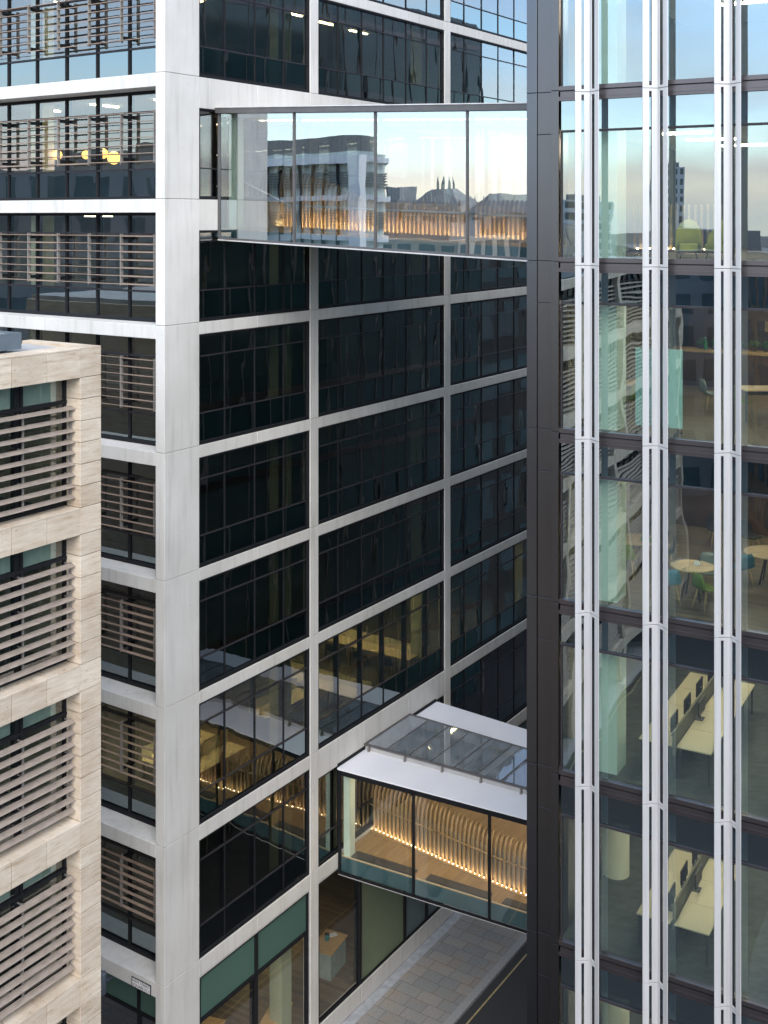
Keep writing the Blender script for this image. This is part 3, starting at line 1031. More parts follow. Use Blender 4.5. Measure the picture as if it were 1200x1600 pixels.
for i, z in enumerate(ZT):
    for (u, vv, rz) in ((2.2, 2.2, 0), (5.2, 2.4, 0), (2.2, 4.8, 0), (5.2, 5.2, 0), (2.4, 7.6, 0), (5.4, 8.0, 0), (8.2, 4.0, 0)):
        if tl is None:
            tl = MB().box(-0.60, 0.60, -0.07, 0.07, -0.02, 0.02).build('ceiling_light', M['tower_light'], T); o = tl
        else:
            o = tl.copy(); C.objects.link(o); o.parent = T
        o.location = (u, vv, z - 0.885 + ZC); o.rotation_euler = (0, 0, rz)

# ================================================================== UPPER BRIDGE
UB = empty('upper_footbridge', (PW[0], PW[1], 0), THR)
tag(UB, 'high glazed footbridge mirroring sky and rooftops between white block and tower', 'footbridge')
S0, S1, NE = 2.44, 9.4, 12.95
ZT0, ZB0 = 3.53, -0.73
NV = [0.0, 3.01, 5.98, 9.03, 12.1]
f = MB(up_map)
f.box(S0 - 0.16, S1 + 0.16, 0.0, NE, ZT0 - 0.03, ZT0, 1)                     # roof sheet with pale edge
f.box(S0 - 0.13, S1 + 0.13, 0.0, NE, ZT0 - 0.20, ZT0 - 0.03, 0)
f.box(S0, S1, 0.0, NE, ZB0, ZB0 + 0.035, 1)
f.box(S0 + 0.02, S1 - 0.02, 0.0, NE, ZB0 + 0.035, ZB0 + 0.10, 0)
f.build('roof_and_sill', [M['bridge_grey'], M['bridge_trim']], UB)
mb = MB(up_map).box(S0 + 0.10, S1 - 0.10, -0.3, NE, ZB0 + 0.10, ZB0 + 0.36, 0)
mb.box(S0 + 0.12, S1 - 0.12, -0.3, NE, ZB0 + 0.36, ZB0 + 0.38, 1)
mb.build('floor', [M['slab_teal'], M['oak_floor']], UB)
MB(up_map).box(S0 + 0.1, S1 - 0.1, 0.0, NE, ZT0 - 0.30, ZT0 - 0.21).build('ceiling', M['ceiling_white'], UB)
for sx, q in ((S0, 1), (S1, -1)):
    for a, c in zip(NV[:-1], NV[1:]):
        wo = MB(up_map).box(sx + q * 0.0, sx + q * 0.10, a, a + 0.055, ZB0 + 0.10, ZT0 - 0.20).box(sx + q * 0.10, sx + q * 0.30, a + 0.08, a + 0.13, ZB0 + 0.40, ZT0 - 0.31).build('window_post', M['bridge_grey'], UB)
        rr = random.Random(int(a * 10))
        t1, t2 = rr.uniform(-.004, .004), rr.uniform(-.003, .003)
        x = sx + q * 0.05
        p = [(x + t1, a + 0.055, ZB0 + 0.10), (x - t1, c, ZB0 + 0.10), (x - t1 + t2, c, ZT0 - 0.20), (x + t1 + t2, a + 0.055, ZT0 - 0.20)]
        qq = [(s_ + q * 0.03, n_, z_) for s_, n_, z_ in p]
        fs = [(0, 1, 2, 3), (7, 6, 5, 4), (0, 4, 5, 1), (1, 5, 6, 2), (2, 6, 7, 3), (3, 7, 4, 0)]
        if q < 0: fs = [t[::-1] for t in fs]
        MB(up_map).raw(p + qq, fs).build('glass', M['glass_bridge'], wo)
mb = MB(up_map)
NR = 84
HW = 2.2


def rib(mb, s, n, z0, h, lean, th=0.035, dp=0.11):
    prof = [(0, 0), (0, 0.45 * h), (0.02 * lean, 0.7 * h), (0.16 * lean, 0.88 * h), (0.42 * lean, 0.98 * h), (0.70 * lean, h)]
    pts, fs = [], []
    for i, (ds, z) in enumerate(prof):
        # local normal in the (s, z) plane
        a = prof[max(i - 1, 0)]; b = prof[min(i + 1, len(prof) - 1)]
        dx, dz = b[0] - a[0], b[1] - a[1]; L = math.hypot(dx, dz) or 1
        nx, nz = -dz / L * dp / 2, dx / L * dp / 2
        for sg in (1, -1):
            for nn in (-th / 2, th / 2):
                pts.append((s + ds + sg * nx, n + nn, z0 + z + sg * nz))
    for i in range(len(prof) - 1):
        b = i * 4; c = b + 4
        fs += [(b, b + 1, c + 1, c), (b + 3, b + 2, c + 2, c + 3), (b + 2, b, c, c + 2), (b + 1, b + 3, c + 3, c + 1)]
    e = (len(prof) - 1) * 4
    fs += [(0, 2, 3, 1), (e, e + 1, e + 3, e + 2)]
    mb.raw(pts, fs)


for i in range(NR):
    n = -0.6 + 13.2 * i / (NR - 1)
    h = 1.05 + (0.9 * max(0, (3.2 - n) / 3.2) if n < 3.2 else 0) + 0.12 * math.sin(n * 0.9)
    rib(mb, 5.9, n, ZB0 + 0.40, h, 0.35, 0.06)
mb.build('rib_wall', M['rib_oak'], UB)
mb = MB(up_map)
for i in range(NR - 1):
    n = -0.6 + 13.2 * (i + 0.5) / (NR - 1)
    mb.box(5.412, 5.435, n - 0.07, n + 0.07, ZB0 + 0.385, ZB0 + 0.43)
mb.build('uplight_strip', M['hidden_glow_wide'], UB)  # hidden glow strip added to light the rib wall
mb = MB(up_map)
mb.box(5.37, 5.41, -0.6, NE, ZB0 + 0.38, ZB0 + 0.45); mb.box(5.41, 5.437, -0.6, NE, ZB0 + 0.435, ZB0 + 0.45)
mb.build('glow_cover', M['rib_oak'], UB)  # added cover that keeps the glow strip out of sight
mb = MB(up_map)
mb.box(5.99, 6.03, -0.6, NE, ZB0 + 0.38, ZB0 + 1.4)
mb.build('balustrade_panel', M['rib_oak'], UB)
mb = MB(up_map)
for i in range(40): mb.box(4.1, 4.25, 0.35 + 0.31 * i, 0.50 + 0.31 * i, ZT0 - 0.325, ZT0 - 0.30)
mb.build('ceiling_spots', M['bridge_light'], UB)
MB(up_map).box(S0 + 0.20, S0 + 0.55, 0.30, 0.62, ZB0 + 0.40, ZT0 - 0.31).build('end_column', M['column_green'], UB)
mb = MB(up_map)
mb.bar((3.4, 0.3, ZB0 + 1.9), (3.4, 2.2, ZB0 + 1.2), 0.03); mb.bar((3.4, 2.2, ZB0 + 1.2), (3.4, NE, ZB0 + 1.2), 0.03)
mb.build('handrail', M['bridge_trim'], UB)

# ================================================================== LOWER BRIDGE
LB = empty('lower_footbridge', (PW[0], PW[1], 0), THR)
tag(LB, 'low white roofed glazed footbridge with lit timber ribs inside, above the pavement', 'footbridge')
mb = MB(lo_map)
mb.box(LS0 - 0.05, 10.88, 0.03, 13.0, LZT - 0.07, LZT, 0)
mb.box(14.10, LS1 + 0.05, 0.03, 13.0, LZT - 0.07, LZT, 0)
mb.build('roof_panel', M['roof_white'], LB)
mb = MB(lo_map)
mb.box(LS0, LS1, -0.05, 0.03, LZT - 0.05, LZT + 0.12, 0)
mb.box(LS0, LS0 + 0.10, 0.03, 13.0, LZT - 0.27, LZT - 0.07, 0); mb.box(LS1 - 0.1, LS1, 0.03, 13.0, LZT - 0.27, LZT - 0.07, 0)
mb.box(LS0, LS0 + 0.06, 0.03, 13.0, LZB, LZB + 0.07, 0); mb.box(LS1 - 0.06, LS1, 0.03, 13.0, LZB, LZB + 0.07, 0)
mb.box(LS0 - 0.01, LS0 + 0.02, 0.03, 13.0, LZB - 0.02, LZB, 1)
mb.build('edge_beam', [M['frame_black'], M['bridge_trim']], LB)
# raised glass rooflight
mb = MB(lo_map)
gz = LZT + 0.20
mb.box(10.84, 10.92, 0.0, 13.0, gz - 0.04, gz + 0.03); mb.box(14.06, 14.14, 0.0, 13.0, gz - 0.04, gz + 0.03)
mb.box(10.92, 14.06, 0.0, 0.10, gz - 0.04, gz + 0.03)
for i in range(1, 14): mb.box(10.92, 14.06, 0.94 * i - 0.02, 0.94 * i + 0.02, gz - 0.04, gz + 0.022)
rl = mb.build('rooflight', M['bridge_grey'], LB)
mb = MB(lo_map)
for i in range(13): mb.box(10.92, 14.06, 0.94 * i + 0.10 * (i == 0) + 0.02 * (i > 0), 0.94 * (i + 1) - 0.02, gz - 0.01, gz + 0.015)
mb.build('glass', M['glass_roof'], rl)
mb = MB(lo_map)
for i in range(9):
    n = 0.25 + 1.55 * i
    mb.box(10.74, 10.86, n - 0.025, n + 0.025, LZT, LZT + 0.16); mb.cyl(10.78, n, LZT, LZT + 0.05, 0.05)
mb.build('rooflight_bracket', M['post_grey'], LB)
mb = MB(lo_map)
mb.box(10.90, 10.94, 0.0, 13, LZT - 0.07, gz - 0.05); mb.box(14.04, 14.08, 0.0, 13, LZT - 0.07, gz - 0.05)
mb.build('rooflight_kerb', M['plinth_stone'], LB)
mb = MB(lo_map).box(LS0 + 0.1, LS1 - 0.1, -3.0, 13.0, LZB + 0.08, LZB + 0.60, 0)
mb.box(LS0 + 0.12, LS1 - 0.12, -3.0, 13.0, LZB + 0.60, LZB + 0.62, 1)
mb.build('floor', [M['slab_teal'], M['oak_floor']], LB)
mb = MB(lo_map).box(LS0 + 0.1, 10.85, 0.0, 13, LZT - 0.22, LZT - 0.08).box(14.15, LS1 - 0.1, 0, 13, LZT - 0.22, LZT - 0.08)
mb.build('ceiling', M['rib_oak'], LB)
mb = MB(lo_map)
for x in (9.9, 15.2): mb.box(x - 0.05, x + 0.05, 0.2, 12.8, LZT - 0.245, LZT - 0.222)
mb.build('ceiling_light', M['bridge_fill_glow'], LB)  # glowing strips added under the ceiling to brighten the bridge interior
NL = [0.0, 3.01, 5.90, 8.9, 11.9]
for sx, q in ((LS0, 1), (LS1, -1)):
    for a, c in zip(NL[:-1], NL[1:]):
        wo = MB(lo_map).box(sx, sx + q * 0.12, a + 0.03, a + 0.10, LZB, LZT - 0.07).build('window_post', M['frame_black'], LB)
        x0_, x1_ = sx + q * 0.04, sx + q * 0.07
        MB(lo_map).box(x0_, x1_, a + 0.10, c + 0.03, LZB + 0.07, LZT - 0.27).build('glass', M['glass_bridge_low'], wo)
        if q > 0:
            MB(lo_map).box(LS0 + 0.20, LS0 + 0.62, a + 0.45, c - 0.08, LZB + 0.62, LZB + 0.68).build('floor_grille', M['bridge_grey'], LB)
            MB(lo_map).box(LS0 + 0.13, LS0 + 0.16, a + 0.1, c, LZB + 0.62, LZB + 0.645).build('edge_trim', M['desk_top'], LB)
NRL = 74
lm = MB(flipn); up = MB(flipn); sk = MB(flipn)
for i in range(NRL):
    t = i / (NRL - 1)
    n = -1.3 + 13.9 * t
    s_ = 11.72 - 0.115 * (n + 1.3) if n < 6 else 10.88 - 0.02 * (n - 6)
    rib(lm, s_, n, LZB + 0.62, 1.66 + 0.10 * math.sin(n * 0.8) + 0.03 * math.sin(n * 9.7), 0.42, 0.075, 0.10)
    up.box(s_ - 0.268, s_ - 0.250, n + 0.01, n + 0.18, LZB + 0.62, LZB + 0.655)
    up.box(s_ - 0.095, s_ - 0.078, n + 0.085, n + 0.102, LZB + 0.62, LZB + 0.636, 1)
    sk.box(s_ - 0.30, s_ - 0.269, n - 0.0, n + 0.19, LZB + 0.62, LZB + 0.67); sk.box(s_ - 0.269, s_ - 0.247, n - 0.0, n + 0.19, LZB + 0.657, LZB + 0.67)
for n0, n1 in ((-1.3, 2.9), (2.9, 6.0), (6.0, 12.6)):
    sa = 11.80 - 0.115 * (n0 + 1.3) if n0 < 6 else 10.96; sb = 11.80 - 0.115 * (n1 + 1.3) if n1 <= 6 else 10.83
    lm.raw([(sa, n0, LZB + 0.62), (sb, n1, LZB + 0.62), (sb + .03, n1, LZB + 0.62), (sa + .03, n0, LZB + 0.62),
            (sa, n0, LZB + 1.72), (sb, n1, LZB + 1.72), (sb + .03, n1, LZB + 1.72), (sa + .03, n0, LZB + 1.72)],
           [(0, 3, 2, 1), (4, 5, 6, 7), (0, 1, 5, 4), (1, 2, 6, 5), (2, 3, 7, 6), (3, 0, 4, 7)], 1)
lm.build('rib_wall', [M['rib_oak'], M['core_wall']], LB)
up.build('uplight_strip', [M['hidden_glow_soft'], M['uplight_warm']], LB)  # hidden strip added for the glow on the ribs; studs are the visible lamps
sk.build('glow_cover', M['rib_oak'], LB)  # added lip, there to hide the strip from the camera
mb = MB(flipn)
for n0, n1 in ((-1.2, 2.9), (2.9, 6.0), (6.0, 12.6)):
    sa = 11.72 - 0.115 * (n0 + 1.3) if n0 < 6 else 10.88; sb = 11.72 - 0.115 * (n1 + 1.3) if n1 <= 6 else 10.75
    mb.bar((sa - 0.16, n0, LZB + 1.58), (sb - 0.16, n1, LZB + 1.58), 0.028)
    mb.bar((sa - 0.05, n0, LZB + 1.50), (sa - 0.16, n0, LZB + 1.56), 0.012)
mb.build('handrail', M['rib_oak'], LB)
MB(lo_map).box(LS0 + 0.16, LS0 + 0.50, 0.16, 0.42, LZB + 0.62, LZT - 0.25).build('end_column', M['column_green'], LB)

# ================================================================== SIGN, WALL LAMP
sx, sy = to_world(FW, -0.003, 0.965)
sg = empty('street_sign', (sx, sy, ZC - 23.63), THR)
tag(sg, 'white street nameplate with black border on the white block above the alley', 'street sign')
MB().box(-0.015, 0.0, -0.41, 0.41, -0.155, 0.155).build('border', M['black_paint'], sg)
MB().box(-0.019, -0.0151, -0.375, 0.375, -0.125, 0.125).build('plate', M['white_paint'], sg)


def text(body, size, parent, loc, rot, mat, name='lettering'):
    cu = bpy.data.curves.new(name, 'FONT')
    cu.body = body; cu.size = size; cu.align_x = 'CENTER'; cu.align_y = 'CENTER'; cu.extrude = 0.001
    tmp = bpy.data.objects.new(name, cu)
    C.objects.link(tmp)
    dg = bpy.context.evaluated_depsgraph_get()
    me = bpy.data.meshes.new_from_object(tmp.evaluated_get(dg))
    bpy.data.objects.remove(tmp)
    me.materials.clear(); me.materials.append(mat)
    o = bpy.data.objects.new(name, me); C.objects.link(o); o.parent = parent
    o.location = loc; o.rotation_euler = rot
    return o


text("NEW STREET", 0.125, sg, (-0.0205, 0, 0.062), (R(90), 0, R(-90)), M['black_paint'])
text("SQUARE EC4", 0.125, sg, (-0.0205, 0, -0.062), (R(90), 0, R(-90)), M['black_paint'])
lx, ly = to_world(FW, -0.16, 2.48)
wl = empty('wall_lamp', (lx, ly, ZC - 24.35), THR)
tag(wl, 'blue grey cylindrical wall lamp below the sill beside the stone block', 'wall lamp')
MB().lathe(0, 0, [(0.10, 0.0), (0.115, 0.03), (0.115, 0.60), (0.10, 0.66), (0.04, 0.68)]).build('lamp_body', M['lamp_bracket'], wl)
MB().box(0.0, 0.95, -0.03, 0.03, 0.30, 0.36).build('bracket', M['lamp_bracket'], wl)

# ================================================================== FURNITURE
def desk(fr, x, y, z, rz, w, d, label, group, mat='desk_top', cat='desk'):
    gx, gy = to_world(fr, x, y)
    e = empty('office_desk', (gx, gy, z + ZC), fr[2] + rz)
    tag(e, label, cat, group)
    MB().box(-w / 2, w / 2, -d / 2, d / 2, 0.705, 0.735).build('desktop', M[mat], e, bevel=0.006)
    for sx_ in (-1, 1):
        for sy_ in (-1, 1):
            MB().box(sx_ * (w / 2 - 0.06) - 0.02, sx_ * (w / 2 - 0.06) + 0.02, sy_ * (d / 2 - 0.06) - 0.02, sy_ * (d / 2 - 0.06) + 0.02, 0, 0.705).build('leg', M['desk_leg'], e)
    MB().box(-w / 2 + 0.05, w / 2 - 0.05, -d / 2 + 0.05, -d / 2 + 0.09, 0.62, 0.70).build('frame_rail', M['desk_leg'], e)
    return e


def monitor(fr, x, y, z, rz, label, group):
    gx, gy = to_world(fr, x, y)
    e = empty('computer_monitor', (gx, gy, z + ZC), fr[2] + rz)
    tag(e, label, 'monitor', group)
    MB().box(-0.28, 0.28, -0.015, 0.015, 0.14, 0.47).build('screen', M['black_paint'], e, bevel=0.004)
    MB().box(-0.02, 0.02, 0.015, 0.05, 0.01, 0.30).box(-0.12, 0.12, -0.05, 0.13, 0.0, 0.012).build('stand', M['desk_leg'], e)
    return e


def shell_chair(fr, x, y, z, rz, label, group, mat):
    gx, gy = to_world(fr, x, y)
    e = empty('shell_chair', (gx, gy, z + ZC), fr[2] + rz)
    tag(e, label, 'chair', group)
    # a bent shell: seat curving up into the backrest (faces -y)
    prof = [(-0.23, 0.455), (-0.20, 0.44), (-0.05, 0.43), (0.10, 0.435), (0.19, 0.48), (0.225, 0.58), (0.25, 0.70), (0.265, 0.82)]
    wid = [0.19, 0.215, 0.23, 0.23, 0.225, 0.22, 0.20, 0.13]
    pts, fs = [], []
    N = 7
    for (py, pz), w in zip(prof, wid):
        for i in range(N):
            t = -1 + 2 * i / (N - 1)
            pts.append((t * w, py - 0.05 * t * t * (1 if pz > 0.5 else 0), pz + 0.035 * t * t * (1 if pz < 0.5 else 0)))
    for r in range(len(prof) - 1):
        for i in range(N - 1):
            fs.append((r * N + i, r * N + i + 1, (r + 1) * N + i + 1, (r + 1) * N + i))
    o = MB().raw(pts, fs, 0, True).build('seat_shell', M[mat], e)
    sd = o.modifiers.new('thickness', 'SOLIDIFY'); sd.thickness = 0.02
    for sx_ in (-1, 1):
        for sy_ in (-1, 1):
            MB().bar((sx_ * 0.13, sy_ * 0.11, 0.43), (sx_ * 0.21, sy_ * 0.21, 0), 0.018, 8, 0, 0.012).build('leg', M['chair_leg_oak'], e)
    return e


def round_table(fr, x, y, z, r, label, group):
    gx, gy = to_world(fr, x, y)
    e = empty('round_table', (gx, gy, z + ZC), fr[2])
    tag(e, label, 'table', group)
    MB().cyl(0, 0, 0.71, 0.74, r, n=40).build('table_top', M['table_oak'], e)
    for i in range(4):
        a = i * math.pi / 2 + 0.78
        MB().bar((0.12 * math.cos(a), 0.12 * math.sin(a), 0.71), (0.30 * math.cos(a), 0.30 * math.sin(a), 0), 0.02, 8).build('leg', M['desk_leg'], e)
    return e


fz = lambda k: 2.84 - HT * k + 0.10
ORD = ['nearest the glass', 'second from the glass', 'third from the glass', 'fourth from the glass']
# tower, two desk floors
for lev, name, n in ((4, 'upper desk floor', 4), (5, 'lower desk floor', 3)):
    z = fz(lev)
    L = 4.5 / 4 if lev == 4 else 1.05
    for r, (u, rn) in enumerate(((1.90, 'left row'), (2.75, 'right row'))):
        for i in range(n):
            y = 0.88 + L * (i + 0.5) if lev == 4 else 0.70 + L * (i + 0.5)
            desk(FT, u, y, z, math.pi / 2, L - 0.012, 0.76, 'pale desk in the %s of the tower %s, %s' % (rn, name, ORD[i]), 'tower desks')
            if (r == 0 and i < 4) or (r == 1 and i % 2 == 1):
                monitor(FT, u + (0.26 if r == 0 else -0.26), y + 0.05, z + 0.737, -math.pi / 2 if r == 0 else math.pi / 2,
                        'black monitor on the %s of the tower %s, %s' % (rn, name, ORD[i]), 'tower monitors')
    ex, ey = to_world(FT, 2.325, 0.8 + (n * L) / 2)
    e = empty('desk_screen', (ex, ey, z + ZC), THT); tag(e, 'dark fabric screen between the two desk rows of the tower %s' % name, 'desk screen', 'desk screens')
    MB().box(-0.02, 0.02, -n * L / 2, n * L / 2, 0.55, 1.08).build('panel', M['screen_fabric'], e)
    MB().box(-0.03, 0.03, -n * L / 2 + 0.1, -n * L / 2 + 0.14, 0.0, 0.55).box(-0.03, 0.03, n * L / 2 - 0.14, n * L / 2 - 0.1, 0.0, 0.55).build('foot', M['desk_leg'], e)
# tower café floor
z = fz(3)
round_table(FT, 2.55, 1.60, z, 0.49, 'round oak table behind the middle glass bay of the tower, green chair beside it', 'tower round tables')
round_table(FT, 0.78, 3.15, z, 0.52, 'round oak table behind the pale green column of the tower', 'tower round tables')
round_table(FT, 3.85, 3.60, z, 0.60, 'round oak table at the right edge of the tower cafe floor', 'tower round tables')
for (x, y, rz, m, l) in ((2.98, 1.02, 2.5, 'chair_green', 'green shell chair at the middle round table'),
                         (2.16, 1.02, 3.7, 'chair_blue', 'blue shell chair at the middle round table'),
                         (2.72, 2.30, 0.2, 'chair_grey', 'grey shell chair on the far side of the middle round table'),
                         (3.30, 3.05, 3.9, 'chair_blue', 'blue shell chair at the round table on the right edge'),
                         (0.75, 2.45, 3.3, 'chair_green', 'green shell chair beside the pale green column'),
                         (1.42, 3.40, -1.3, 'chair_black', 'black shell chair at the round table behind the column'),
                         (2.0, 6.2, 0.5, 'chair_black', 'dark shell chair deep in the cafe floor, left one'),
                         (2.9, 5.9, 0.9, 'chair_black', 'dark shell chair deep in the cafe floor, right one')):
    shell_chair(FT, x, y, z, rz, l, 'tower cafe chairs', m)
gx, gy = to_world(FT, 2.62, 1.7)
e = empty('menu_holder', (gx, gy, z + 0.742 + ZC), THT); tag(e, 'small white card holder on the middle round oak table', 'card holder')
MB().raw([(-.07, -.05, 0), (.07, -.05, 0), (.07, .05, 0), (-.07, .05, 0), (-.06, 0, .09), (.06, 0, .09)], [(0, 3, 2, 1), (0, 1, 5, 4), (2, 3, 4, 5), (1, 2, 5), (3, 0, 4)]).build('card', M['white_paint'], e)
MB().bar((0.05, 0.03, 0), (0.03, 0.05, 0.2), 0.012).build('pen', M['black_paint'], e)
gx, gy = to_world(FT, 1.05, 3.1)
e = empty('tissue_box', (gx, gy, z + 0.742 + ZC), THT); tag(e, 'green box on the round table behind the pale green column', 'box')
MB().box(-0.13, 0.13, -0.07, 0.07, 0, 0.08).build('carton', M['bottle_green'], e, bevel=0.005)
MB().box(-0.05, 0.05, -0.02, 0.02, 0.08, 0.10).build('tissue', M['white_paint'], e)
# timber canopy hanging over the café floor
gx, gy = to_world(FT, 4.0, 4.4)
e = empty('timber_canopy', (gx, gy, z + ZC), THT); tag(e, 'long oak canopy on posts across the tower cafe floor', 'canopy')
MB().box(-3.6, 4.0, -0.12, 0.12, 1.98, 2.36).build('beam', M['worktop_oak'], e)
for x in (-1.5, 1.6): MB().box(x - 0.04, x + 0.04, -0.04, 0.04, 0, 1.98).build('post', M['worktop_oak'], e)
gx, gy = to_world(FT, 3.4, 8.2)
e = empty('cabinet_wall', (gx, gy, z + ZC), THT); tag(e, 'tall dark brown cabinets behind the tower cafe tables', 'cabinet')
MB().box(-3.2, 4.0, -0.3, 0.3, 0, 2.5).build('carcass', M['cabinet_brown'], e)
for i in range(8): MB().box(-3.18 + 0.9 * i, -2.31 + 0.9 * i, -0.325, -0.301, 0.08, 2.45).build('door', M['cabinet_brown'], e)
gx, gy = to_world(FT, -0.05, 4.6)
e = empty('wall_shelf', (gx, gy, z + ZC), THT); tag(e, 'dark open shelving along the left wall of the tower cafe floor', 'shelving')
MB().box(-0.30, -0.25, -0.9, 0.9, 0, 2.4).build('back_panel', M['panel_dark'], e)
for i in range(6): MB().box(-0.25, 0.12, -0.9, 0.9, 0.25 + 0.4 * i, 0.28 + 0.4 * i).build('shelf', M['post_grey'], e)
# tower kitchen floor
z = fz(2)
gx, gy = to_world(FT, 2.1, 0.46)
e = empty('mobile_whiteboard', (gx, gy, z + ZC), THT); tag(e, 'pale mint rolling whiteboard standing just inside the tower glass', 'whiteboard')
MB().box(-0.52, 0.52, -0.02, 0.02, 0.16, 1.88).build('board', M['mint_board'], e, bevel=0.008)
for x in (-0.42, 0.42):
    MB().box(x - 0.02, x + 0.02, -0.26, 0.26, 0.05, 0.09).box(x - 0.02, x + 0.02, -0.02, 0.02, 0.09, 0.16).build('foot', M['desk_leg'], e)
    for y in (-0.24, 0.24): MB().bar((x - 0.02, y, 0.04), (x + 0.02, y, 0.04), 0.04, 12).build('castor', M['black_paint'], e)
gx, gy = to_world(FT, 3.8, 8.7)
e = empty('kitchen_counter', (gx, gy, z + ZC), THT); tag(e, 'long brown kitchen counter with oak worktop on the tower kitchen floor', 'counter')
MB().box(-3.6, 4.2, -0.32, 0.32, 0, 0.96).build('carcass', M['cabinet_brown'], e)
MB().box(-3.65, 4.2, -0.38, 0.34, 0.96, 1.03).build('worktop', M['worktop_oak'], e, bevel=0.01)
for i in range(8): MB().box(-3.58 + 0.96 * i, -2.65 + 0.96 * i, -0.345, -0.321, 0.08, 0.94).build('door', M['cabinet_brown'], e)
gx, gy = to_world(FT, 3.8, 10.6)
e = empty('cabinet_wall', (gx, gy, z + ZC), THT); tag(e, 'tall brown kitchen cabinets behind the oak worktop in the tower', 'cabinet')
MB().box(-3.6, 4.2, -0.3, 0.3, 0, 2.6).build('carcass', M['cabinet_brown'], e)
MB().box(-1.4, -1.05, -0.33, -0.301, 1.45, 1.75).build('notice', M['worktop_oak'], e)
for i in range(14):
    gx, gy = to_world(FT, 0.95 + 0.36 * i, 8.75)
    e = empty('potted_plant', (gx, gy, z + 1.032 + ZC))
    tag(e, 'low leafy herb pot in the row along the tower kitchen worktop', 'plant', 'herb pots on the tower worktop')
    MB().lathe(0, 0, [(0.07, 0), (0.09, 0.10)], 12).build('pot', M['panel_dark'], e)
    mb = MB(); rr = random.Random(i)
    for q in range(46):
        a, b_, r_ = rr.uniform(0, 6.28), rr.uniform(0.1, 1.4), rr.uniform(0.05, 0.2)
        c_ = Vector((r_ * math.cos(a) * math.cos(b_), r_ * math.sin(a) * math.cos(b_), 0.12 + r_ * math.sin(b_)))
        d1 = Vector((rr.uniform(-1, 1), rr.uniform(-1, 1), rr.uniform(-1, 1))).normalized() * 0.05
        d2 = d1.orthogonal().normalized() * 0.025
        mb.raw([c_ - d1, c_ + d2, c_ + d1, c_ - d2], [(0, 1, 2, 3)])
    mb.build('foliage', M['plant_green'], e)
gx, gy = to_world(FT, 1.15, 8.45)
e = empty('bottle', (gx, gy, z + 1.032 + ZC)); tag(e, 'slim green bottle on the tower kitchen worktop', 'bottle')
MB().lathe(0, 0, [(0.05, 0), (0.055, 0.02), (0.055, 0.2), (0.02, 0.27), (0.02, 0.33)], 12).build('glass_body', M['bottle_green'], e)
MB().cyl(0, 0, 0.33, 0.35, 0.023, n=10).build('cap', M['white_paint'], e)
for (x, y, l) in ((3.75, 3.7, 'oak table with pointed corner at the right edge of the tower kitchen floor'), (0.55, 2.9, 'oak table half hidden behind the pale green column of the kitchen floor')):
    desk(FT, x, y, z, 0.5, 1.3, 0.85, l, 'tower kitchen tables', 'table_oak', 'table')
for (x, y, rz, m, l) in ((2.35, 4.1, 2.2, 'chair_grey', 'grey shell chair in the open floor of the tower kitchen'), (3.2, 3.2, 2.4, 'chair_green', 'green shell chair at the pointed oak table of the tower kitchen'),
                         (1.05, 2.35, 3.6, 'chair_green', 'green shell chair between the pale green column and the whiteboard')):
    shell_chair(FT, x, y, z, rz, l, 'tower kitchen chairs', m)
# tower top floor: lime tub chairs
z = fz(1)


def tub_chair(x, y, rz, label):
    gx, gy = to_world(FT, x, y)
    e = empty('tub_chair', (gx, gy, z + ZC), FT[2] + rz); e.scale = (0.66, 0.66, 0.78); tag(e, label, 'armchair', 'lime armchairs')
    MB().box(-0.30, 0.30, -0.30, 0.22, 0.22, 0.44).build('seat', M['chair_lime'], e, bevel=0.04)
    pts, fs = [], []
    N = 11
    for i in range(N):
        a = math.pi * (i / (N - 1)); c_, s_ = math.cos(a), math.sin(a)
        h = 0.60 + 0.52 * s_
        for rad in (0.36, 0.43):
            pts += [(rad * c_, 0.35 * rad / 0.36 * s_ - 0.04, 0.20), (rad * c_ * 0.98, (0.42 * rad / 0.36) * s_ - 0.04, h)]
    for i in range(N - 1):
        b = i * 4; c = b + 4
        fs += [(b, b + 1, c + 1, c), (b + 2, c + 2, c + 3, b + 3), (b + 1, b + 3, c + 3, c + 1), (b, c, c + 2, b + 2)]
    fs += [(0, 2, 3, 1), ((N - 1) * 4, (N - 1) * 4 + 1, (N - 1) * 4 + 3, (N - 1) * 4 + 2)]
    MB().raw(pts, fs, 0, True).build('backrest', M['chair_lime'], e)
    for sx_ in (-1, 1):
        for sy_ in (-1, 1): MB().bar((sx_ * 0.22, sy_ * 0.2, 0.22), (sx_ * 0.27, sy_ * 0.25, 0), 0.016).build('leg', M['desk_leg'], e)


tub_chair(2.66, 0.80, 0.25, 'lime tub armchair with tall rounded back behind the middle tower bay')
tub_chair(3.30, 0.75, -0.5, 'lime tub armchair half hidden by the fin right of the middle bay')
gx, gy = to_world(FT, 1.0, 5.5)
e = empty('slatted_screen', (gx, gy, z + ZC), THT); tag(e, 'uplit curved timber slat screen seen through the left tower bay', 'screen')
mb = MB()
for i in range(16): mb.box(-1.0 + 0.16 * i, -0.95 + 0.16 * i, -0.06, 0.06, 0.08, 1.25)
mb.build('slats', M['rib_oak'], e)
MB().box(-1.1, 1.6, -0.12, 0.12, 0, 0.08).build('base', M['cabinet_brown'], e)
mb = MB()
for i in range(15): mb.box(-0.90 + 0.16 * i, -0.86 + 0.16 * i, -0.11, -0.07, 0.08, 0.11)
mb.build('uplight_strip', M['uplight_warm'], e)

